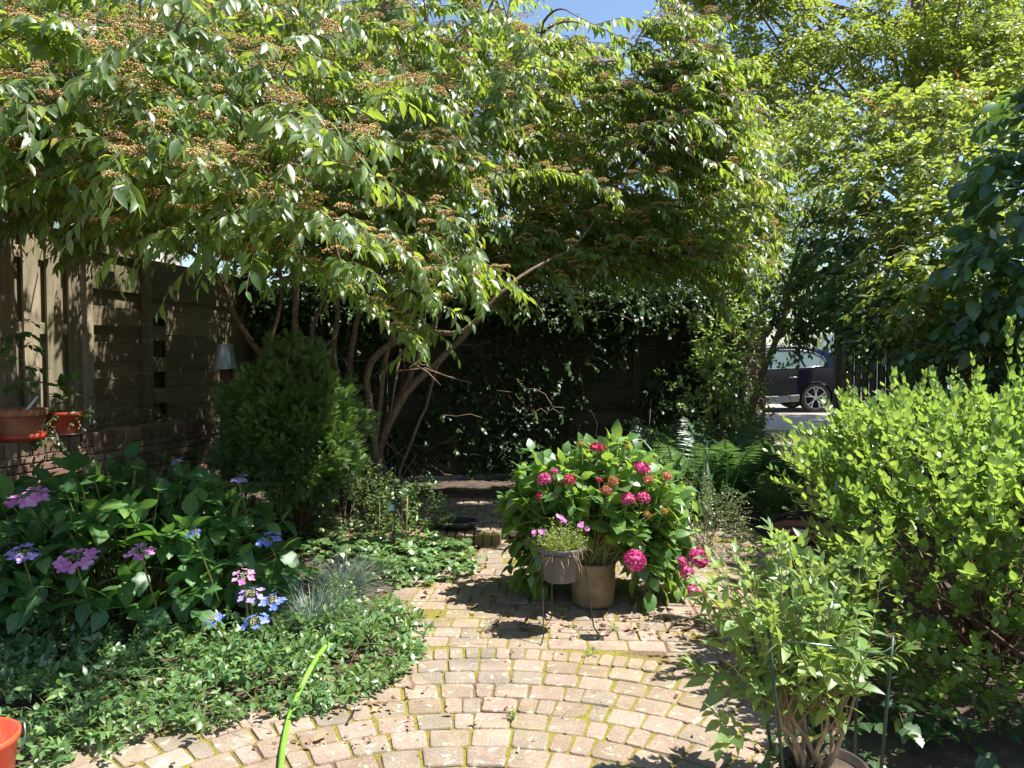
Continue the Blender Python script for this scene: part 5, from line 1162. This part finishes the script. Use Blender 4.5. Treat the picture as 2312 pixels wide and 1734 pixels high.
# terracotta planter with saucer at far left, on the wall
def wtop(d, off=-.15): c = wl(d); return np.array([*(c - nn * (-off)), .95])
c = np.array([-3.46, 5.42, .95]); root = thing('terracotta_planter', c, 'ribbed terracotta planter with a bare stemmed plant on the wall at the left edge', 'planter')
prof = [(0, .03), (.12, .03)]
for k in range(9): prof += [(.125 + k * .0035, .04 + k * .0135), (.131 + k * .0035, .0425 + k * .0135), (.131 + k * .0035, .0475 + k * .0135), (.126 + k * .0035, .05 + k * .0135)]
prof += [(.165, .17), (.172, .175), (.175, .215), (.16, .218), (.152, .2), (0, .19)]
MB().lathe(prof, 40, c).build('pot', M['terra'], root, smooth=False); MB().lathe([(0, 0), (.15, 0), (.165, .045), (.155, .046), (.14, .02), (0, .02)], 40, c).build('saucer', M['redplastic'], root, smooth=True)
lv = Leaves(); tw = MB(); q = path(c + np.array([0.02, -.02, .2]), nrm(np.array([-.12, 0, 1])), .55, 0, 8, .25); tw.tube(q, np.linspace(.009, .004, 8), 6, 1)
for i in range(16): shoot(lv, tw, path(q[rng.integers(2, 8)], nrm(np.array([rng.normal(), rng.normal() * .6, .4])), rng.uniform(.1, .22), .4, 5, .2), 5, .085, .042, 'alt', 60, .15, .3, .002, 1, .3, .3, .2, 4, nup=.7)
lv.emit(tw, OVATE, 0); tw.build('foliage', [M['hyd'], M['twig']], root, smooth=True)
mb = MB(); a_ = c + np.array([.07, -.06, .19]); b_ = a_ + np.array([.1, 0, .12]); mb.tube([a_, (a_ + b_) / 2, b_], [.008, .012, .006], 4); mb.build('plant_label', M['white'], root)
c = np.array([-3.31, 5.72, .955]); root = thing('red_pot', c, 'glossy red pot of trailing seedlings on the planter wall', 'plant pot')
MB().lathe([(0, 0), (.085, 0), (.095, .01), (.118, .14), (.125, .145), (.127, .17), (.12, .172), (.112, .14), (0, .135)], 36, c).build('pot', M['redplastic'], root, smooth=True)
MB().lathe([(0, -.004), (.12, -.004), (.135, .012), (.13, .014), (0, .004)], 36, c).build('saucer', M['blackplate'], root, smooth=True)
lv = Leaves(); tw = MB()
for i in range(26): shoot(lv, tw, path(c + np.array([rng.uniform(-.1, .1), rng.uniform(-.1, .1), .16]), nrm(np.array([rng.normal(), rng.normal(), .5])), rng.uniform(.08, .2), .9, 6, .3), 9, .032, .016, 'alt', 60, .1, .2, .0015, 1, .1, .3, .2, 4, nup=.7)
for i in range(7): shoot(lv, tw, path(c + np.array([rng.uniform(-.04, .06), 0, .15]), nrm(np.array([rng.normal() * .3 + .1, 0, 1])), rng.uniform(.15, .30), .1, 6, .2), 5, .11, .055, 'opp', 65, .15, .3, .002, 1, .5, .2, .2, 4, nup=.8)
lv.emit(tw, OVAL, 0); tw.build('foliage', [M['hyd'], M['greenstem']], root, smooth=True)
# trailing plants along the wall top
lv = Leaves(); tw = MB(); wp = np.array([-3.1, 6.1, .95])
for i in range(90):
    d = rng.uniform(5.2, 7.1); p = np.array([*(wl(d) - nn * rng.uniform(.02, .35)), .95 + rng.uniform(0, .1)])
    shoot(lv, tw, path(p, nrm(np.array([rng.normal() + .4, rng.normal(), .3])), rng.uniform(.12, .4), rng.uniform(.6, 1.4), 7, .3), 9, .035, .02, 'alt', 60, .1, .2, .0015, 1, .1, .35, .2, 4, nup=.6)
for i in range(16):
    d = rng.uniform(5.8, 7.2); p = np.array([*(wl(d) - nn * rng.uniform(.1, .5)), 1.0]); tw.tube(path(p, nrm(np.array([rng.normal() * .6, rng.normal() * .5, 1])), rng.uniform(.3, .9), .2, 9, .6), rng.uniform(.002, .004), 4, 1, cap=False)
lv.emit(tw, OVAL, 0); root = thing('trailing_plant', wp, 'wispy trailing creeper along the top of the brick planter wall', 'climber'); tw.build('foliage', [M['ivy'], M['twig']], root, smooth=True)

# upturned zinc pail on a post
c = P(508, 828, 7.0); root = thing('zinc_pail', c, 'upturned zinc pail on a brown post beside the conifer', 'pail')
MB().lathe([(.105, -.02), (.108, -.016), (.104, -.012), (.072, .195), (.074, .2), (.068, .204), (0, .203)], 36, c).build('pail', M['zinc'], root, smooth=True)
h_ = tor(c, .1, 0, 20)[:11]; MB().tube(h_ + np.array([-.02, 0, 0]) + UP * np.linspace(-.03, -.03, 11)[:, None], .003, 5).build('handle', M['zinc'], root, smooth=True)
o = MB().box((c[0] + .01, c[1], (c[2] + .16) / 2), (.09, .09, c[2] + .16), ch=.01).build('wooden_post', M['redstem']); tag(o, 'reddish brown square post under the zinc pail', 'post')
# bucket bottom left
c = np.array([-1.80, 2.51, -.002]); root = thing('plastic_bucket', c, 'bright orange red plastic bucket cut by the left edge', 'bucket')
MB().lathe([(0, .0), (.105, .0), (.112, .01), (.142, .262), (.15, .264), (.151, .282), (.146, .286), (.138, .282), (.108, .02), (0, .016)], 44, c).build('bucket', M['bucket'], root, smooth=True)
a = np.linspace(-.3, math.pi + .3, 16); MB().tube(np.stack([c[0] + .153 * np.cos(a), c[1] + .06 - .02 * np.sin(a), c[2] + .268 - .12 * np.sin(a)], 1), .0028, 5).build('handle', M['zinc'], root, smooth=True)
# hose
hp = [(632, 1790, 0.012), (634, 1734, .013), (638, 1690, .013), (652, 1620, .013), (672, 1570, .05), (695, 1520, .10), (722, 1475, .115), (745, 1448, .10), (775, 1420, .02)]
k = np.array([G(*x) for x in hp]); t = np.linspace(0, len(k) - 1, 60); q = np.stack([np.interp(t, np.arange(len(k)), k[:, i]) for i in range(3)], 1)
for _ in range(6): q[1:-1] = (q[:-2] + 2 * q[1:-1] + q[2:]) / 4
tag(MB().tube(q, .0118, 10).build('garden_hose', M['hose'], smooth=True), 'lime green garden hose running from the patio into the periwinkle', 'hose')
# stakes and label in the bed
for u, v0, v1, d, r, mt, lab in ((892, 1225, 1050, 6.1, .004, 'rod', 'tall thin green stake standing in the leafy perennial'), (857, 1205, 1110, 6.2, .005, 'tanstem', 'bare tan stem left of the thin green stake'), (908, 1225, 1112, 6.1, .004, 'tanstem', 'bare tan stem just right of the thin green stake'), (920, 1215, 1122, 6.0, .004, 'tanstem', 'short reddish stem farthest right of the stakes')):
    a, b_ = P(u, v1, d), P(u - 4, v0, d); b_[2] = 0; tag(MB().tube([a, (a + b_) / 2 + rng.normal(size=3) * .006, b_], r, 6).build('plant_stake', M[mt], smooth=True), lab, 'stake', 'thin stakes in the flower bed')
p = P(884, 1146, 6.1); root = thing('plant_tag', p, 'pale turquoise plant tag hanging on the thin stake', 'plant tag'); MB().box(p, (.045, .003, .05), .2, ch=.001).build('tag', plain('tag', (.38, .62, .60), .5, bmp=0), root); MB().tube([p + np.array([.0, 0, .022]), p + np.array([.028, 0, .035])], .001, 3).build('tie', M['wire'], root)
# white crumpled petal
p = G(978, 1298, .012); mb = MB(); floret(mb, p, (0.2, -.6, .7), .045, 0, 4); floret(mb, p + np.array([.015, 0, .015]), (-.4, -.5, .6), .035, 0, 4); tag(mb.build('crumpled_paper', plain('paper', (.75, .75, .78), .7, bmp=0)), 'small crumpled white scrap at the edge of the ivy', 'paper')
# seedlings in the joints
for u, v, s, lab in ((1337, 1480, .05, 'tiny pale seedling in the joint just in front of the plant stand'), (1154, 1622, .045, 'tiny seedling in the joints near the middle of the paver rings'), (1385, 1422, .04, 'small grass sprig beside the right leg of the plant stand')):
    c = G(u, v); root = thing('seedling', c, lab, 'seedling', 'seedlings in the paver joints'); lv = Leaves(); tw = MB()
    for i in range(5): shoot(lv, tw, path(c, nrm(np.array([rng.normal() * .5, rng.normal() * .5, 1])), s * rng.uniform(.7, 1.2), .1, 4, .2), 8, .016, .008, 'opp', 60, 0, .2, .0008, 1, .3, .3, .2, 3, nup=.7)
    lv.emit(tw, OVAL, 0); tw.build('leaves', [M['pale'], M['greenstem']], root)
# litter
lv = Leaves()
for i in range(1500):
    k = rng.random()
    if k < .33: u, v = rng.uniform(640, 1120), rng.uniform(1075, 1400)
    elif k < .45: u, v = rng.uniform(560, 960), rng.uniform(1480, 1690)
    elif k < .62: u, v = rng.uniform(1100, 1640), rng.uniform(1380, 1440)
    elif k < .8: u, v = rng.uniform(1600, 2100), rng.uniform(1120, 1500)
    elif k < .85: u, v = rng.uniform(300, 1900), rng.uniform(1430, 1734)
    else: u, v = rng.uniform(300, 1100), rng.uniform(1060, 1300)
    p = G(u, v, .004)
    if p[1] > 9: continue
    s = rng.choice([.010, .016, .026, .045], p=[.4, .32, .2, .08]) if p[1] < 4.3 else rng.choice([.010, .017, .028, .045], p=[.35, .3, .25, .1])
    z = .07 if (-1.55 < p[0] < 0 and 6.25 < p[1] < 7.9) else .005
    a = rng.uniform(0, 6.28); lv.put(np.array([[p[0], p[1], z + rng.uniform(0, .008)]]), np.array([[math.cos(a), math.sin(a), rng.normal() * .15]]), np.array([[rng.normal() * .25, rng.normal() * .25, 1]]), np.array([s * 1.6]), np.array([s * .4]), np.array([rng.normal() * .5]))
mb = MB(); lv.emit(mb, LANCE); tag(mb.build('leaf_litter', M['litter'], smooth=True), 'dry brown leaves scattered over the shaded paving', 'leaf litter', kind='stuff')
# moss tufts in joints
# verge grass beyond the gate
lv = Leaves()
for i in range(2600):
    p = np.array([rng.uniform(3.3, 6.4), rng.uniform(11.98, 14.3), .13]); a = rng.uniform(0, 6.28); t_ = rng.uniform(0, .9)
    lv.put(p[None], nrm(np.array([[math.cos(a) * t_, math.sin(a) * t_, 1]])), np.array([[-math.cos(a), -math.sin(a), .3]]), np.array([rng.uniform(.05, .2) * (1.6 if math.sin(p[0] * 3) * math.sin(p[1] * 4) > .5 else .7)]), np.array([.003]), np.array([.6]))
mb = MB(); lv.emit(mb, FES); tag(mb.build('verge_grass', M['grassy']), 'sunlit dry grass strip just outside the garden gate', 'grass', kind='stuff')

# ------------------------------------------------------------------ parked car
m, t, b, out = newmat('car_paint'); b.inputs['Base Color'].default_value = (.004, .007, .022, 1); b.inputs['Roughness'].default_value = .06
bump(t, b, noise(t, 1.5, 2, .5, objco(t)), .05, .02); M['paint'] = m
M['chrome'] = plain('chrome', (.72, .72, .72), .12, metal=1, var=.02, bmp=0); M['alloy'] = plain('alloy', (.55, .55, .57), .3, metal=.7, var=.05, bmp=0)
M['tyre'] = plain('tyre', (.022, .021, .02), .75, scale=20, var=.3, bmp=.1); M['clad'] = plain('car_sill', (.22, .22, .21), .45, scale=6, var=.15, bmp=0); M['black'] = plain('car_black', (.008, .008, .009), .4, var=.1, bmp=0)
M['lamp_red'] = plain('tail_lamp_red', (.45, .02, .02), .15, var=.1, bmp=0); M['silver'] = plain('silver_roof', (.60, .62, .66), .3, metal=.4, var=.05, bmp=0)
wc = P(1843, 897, 18.7); CZ = .136; cy0 = wc[1]
root = thing('parked_car', (wc[0] - 1.4, cy0 + .92, CZ), 'dark blue estate style car with silver alloy wheels parked beyond the gate', 'car')
ox = wc[0]    # local x: 0 at the rear axle, negative to the front
def X(x, y, z): return (ox + x, cy0 + y, CZ + z)
def arc(cx, cz, r, a0, a1, n=14): a = np.radians(np.linspace(a0, a1, n)); return [(cx + r * math.cos(q), cz + r * math.sin(q)) for q in a]
WB = 2.82; WR = .365; AR = .40
low = [(-3.62, .30), (-WB - AR, .26)] + arc(-WB, WR, AR, 180 + 15, -15)[::1] + [(-AR, .26)] + arc(0, WR, AR, 195, -15) + [(.70, .34), (.86, .42), (.90, .62), (.86, .80), (.83, .98), (.70, 1.10), (.1, 1.08), (-.9, 1.03), (-2.1, .98), (-2.75, .97), (-3.45, .84), (-3.66, .70), (-3.70, .45)]
import bmesh
def prism(name, outline, y0, y1, mat, parent, inset=0.0, topz=None, bev=.03, seg=3):
    bm = bmesh.new(); vs = [bm.verts.new(X(x, y0, z)) for x, z in outline]; f = bm.faces.new(vs)
    r_ = bmesh.ops.extrude_face_region(bm, geom=[f]); nv = [g for g in r_['geom'] if isinstance(g, bmesh.types.BMVert)]
    for v in nv: v.co.y += (y1 - y0)
    if topz is not None:
        for v in bm.verts:
            h = (v.co.z - CZ - topz)
            if h > 0: v.co.y += (1 if v.co.y < cy0 + .92 else -1) * h * inset
    bmesh.ops.recalc_face_normals(bm, faces=bm.faces)
    if bev:
        es = [e for e in bm.edges if abs(e.verts[0].co.y - e.verts[1].co.y) < .35 and len(e.link_faces) == 2]
        bmesh.ops.bevel(bm, geom=es, offset=bev, segments=seg, affect='EDGES', clamp_overlap=True)
    bmesh.ops.triangulate(bm, faces=[f for f in bm.faces if len(f.verts) > 4])
    off = Vector(wloc[parent.name])
    for v in bm.verts: v.co -= off
    me = bpy.data.meshes.new(name); bm.to_mesh(me); bm.free(); me.materials.append(mat); o = bpy.data.objects.new(name, me); col.objects.link(o); o.parent = parent; wloc[o.name] = np.array(off); return o
body = prism('body', low, 0, 1.84, M['paint'], root, bev=.05)
prism('cabin', [(.72, 1.07), (.66, 1.2), (.45, 1.44), (.25, 1.53), (-.6, 1.585), (-1.3, 1.57), (-1.75, 1.48), (-2.35, 1.12), (-2.6, .98)], .05, 1.79, M['paint'], root, inset=.32, topz=1.0, bev=.04)
prism('roof_panel', [(.2, 1.575), (-.6, 1.612), (-1.3, 1.597), (-1.6, 1.55), (-1.3, 1.585), (-.6, 1.6), (.2, 1.56)], .28, 1.56, M['silver'], root, bev=0)
def sidepoly(nm, pts, mat, off=.012, parent=None):
    mb = MB(); v = []
    for x, z in pts: v.append(X(x, .05 + max(0, z - 1.0) * .32 - off, z))
    v2 = [(a, b_ + .01, c_) for a, b_, c_ in v]; n = len(v)
    mb.add(v + v2, t=[(0, i, i + 1) for i in range(1, n - 1)], q=[(i, (i + 1) % n, n + (i + 1) % n, n + i) for i in range(n)]); return mb.build(nm, mat, parent or root)
w1 = [(-.28, 1.10), (-.42, 1.38), (-.55, 1.50), (-1.02, 1.50), (-1.06, 1.06)]; w2 = [(.22, 1.14), (.28, 1.22), (.18, 1.36), (-.02, 1.46), (-.48, 1.50), (-.36, 1.38), (-.22, 1.11)]; w3 = [(-1.12, 1.06), (-1.08, 1.50), (-1.45, 1.46), (-1.85, 1.27), (-2.2, 1.06)]
sidepoly('window', w1, M['glass']); sidepoly('window', w3, M['glass']); sidepoly('window', w2, M['glass'])
q = [(-2.25, 1.05), (-1.1, 1.055), (-.3, 1.085), (.2, 1.125), (.29, 1.2), (.2, 1.36), (-.02, 1.47), (-.5, 1.525), (-1.1, 1.525), (-1.5, 1.48)]
MB().tube(np.array([X(x, .05 + max(0, z - 1) * .32 - .02, z) for x, z in q]), .011, 6).build('window_trim', M['chrome'], root, smooth=True)
q = [(.1, 1.60), (-.6, 1.64), (-1.3, 1.62)]; MB().tube(np.array([X(x, .30, z) for x, z in q]), .016, 6).build('roof_rail', M['chrome'], root, smooth=True)
mb = MB(); mb.tube(np.array([X(-.66, -.012, .86), X(-.55, -.03, .865), X(-.45, -.012, .86)]), .014, 6); mb.build('door_handle', M['chrome'], root, smooth=True)
mb = MB(); mb.tube(np.array([X(-.30, -.003, 1.05), X(-.30, -.003, .88), X(-.42, -.003, .62), X(-.62, -.003, .42)]), .005, 4); mb.tube(np.array([X(-1.45, -.003, 1.03), X(-1.45, -.003, .42)]), .005, 4); mb.build('door_seam', M['black'], root)
prism('sill', [(-.43, .27), (-.40, .44), (-1.0, .40), (-2.0, .40), (-2.40, .45), (-2.38, .26), (-1.4, .22)], -.02, .06, M['clad'], root, bev=.008, seg=1)
prism('rear_bumper', [(.40, .30), (.43, .40), (.50, .52), (.92, .56), (.93, .42), (.86, .33)], -.015, 1.855, M['black'], root, bev=.01, seg=1)
prism('tail_lamp', [(.60, .92), (.66, 1.0), (.855, .97), (.875, .86), (.70, .86)], -.012, .28, M['lamp_red'], root, bev=.01, seg=1)
MB().lathe([(0, 0), (.41, 0), (.41, .3), (0, .3)], 30, X(0, .03, WR), axis='y')
def wheel(lx, ly, face):
    mb = MB(); w_ = .235; s = -1 if face < 0 else 1
    tp = [(.262, 0), (.275, -.012), (.335, -.014), (.358, -.002), (.366, .03), (.366, w_ - .03), (.358, w_), (.3, w_), (.262, w_ - .02), (.262, 0)]
    a = np.linspace(0, 2 * math.pi, 41)[:-1]
    def put(mb, prof, m=0):
        k = len(prof); V = [X(lx + r_ * math.cos(q), ly + y, WR + r_ * math.sin(q)) for r_, y in prof for q in a]; n = len(a); i = np.arange(n); j = (i + 1) % n
        mb.add(V, q=np.concatenate([np.stack([r_ * n + i, r_ * n + j, (r_ + 1) * n + j, (r_ + 1) * n + i], 1) for r_ in range(k - 1)]), m=m)
    put(mb, tp); o = mb.build('wheel', M['tyre'], root, smooth=True)
    mb = MB(); put(mb, [(.272, .002), (.262, -.004), (.25, .006), (.246, .05)]); put(mb, [(0.03, .006), (.055, .008), (.06, .03), (0.0, .03)])
    put(mb, [(.246, .05), (.246, .12), (.0, .13)], 1)
    for k in range(5):
        for dl in (-.16, .16):
            th = k * 2 * math.pi / 5 + math.pi / 2; e = np.array([math.cos(th), math.sin(th)]); pts = []
            for r_, da in ((.04, .0), (.11, dl * .35), (.19, dl * .95), (.258, dl * 1.35)): pts.append(X(lx + r_ * math.cos(th + da), ly + .012, WR + r_ * math.sin(th + da)))
            mb.tube(np.array(pts), np.array([.02, .016, .017, .022]), 6)
    mb.build('rim', [M['alloy'], M['black']], o, smooth=True)
for lx in (0, -WB):
    wheel(lx, .02, -1)
    mb = MB(); a = np.linspace(0, 2 * math.pi, 33)[:-1]
    V = [X(lx + r_ * math.cos(q), y, WR + r_ * math.sin(q)) for r_, y in ((.36, 1.6), (.36, 1.82), (0.001, 1.82)) for q in a] + [X(lx + .001 * math.cos(q), 1.6, WR + .001 * math.sin(q)) for q in a]
    n = 32; i = np.arange(n); j = (i + 1) % n; mb.add(V, q=np.concatenate([np.stack([r_ * n + i, r_ * n + j, (r_ + 1) * n + j, (r_ + 1) * n + i], 1) for r_ in range(2)] + [np.stack([3 * n + i, 3 * n + j, j, i], 1)])); mb.build('wheel', M['tyre'], root)
# pale van behind the car
vc = np.array([wc[0] + 3.2, cy0 + 3.0, CZ]); root = thing('pale_van', vc, 'pale grey van standing behind the tail of the dark car', 'van')
def Vx(x, y, z): return (vc[0] + x, vc[1] + y, CZ + z)
mb = MB(); ol = [(-2.2, .35), (2.1, .35), (2.2, .6), (2.2, 1.1), (2.0, 1.95), (-1.2, 2.0), (-1.7, 1.3), (-2.35, 1.1), (-2.4, .5)]; n = len(ol); v = [Vx(x, 0, z) for x, z in ol] + [Vx(x, 1.8, z) for x, z in ol]
mb.add(v, t=[(0, i, i + 1) for i in range(1, n - 1)] + [(n, n + i + 1, n + i) for i in range(1, n - 1)], q=[(i, (i + 1) % n, n + (i + 1) % n, n + i) for i in range(n)]); mb.build('body', plain('van_paint', (.45, .50, .56), .3, var=.05, bmp=0), root)
for x0, x1 in ((-1.55, -.5), (-.3, 1.7)): MB().box(Vx((x0 + x1) / 2, -.004, 1.5), (x1 - x0, .012, .55), ch=.003).build('window', M['glass'], root)
for lx in (-1.5, 1.4): MB().lathe([(0, -.02), (.2, -.02), (.33, -.02), (.35, .02), (.35, .2), (0, .2)], 30, Vx(lx, .02, .35), axis='y').build('wheel', M['tyre'], root, smooth=True)
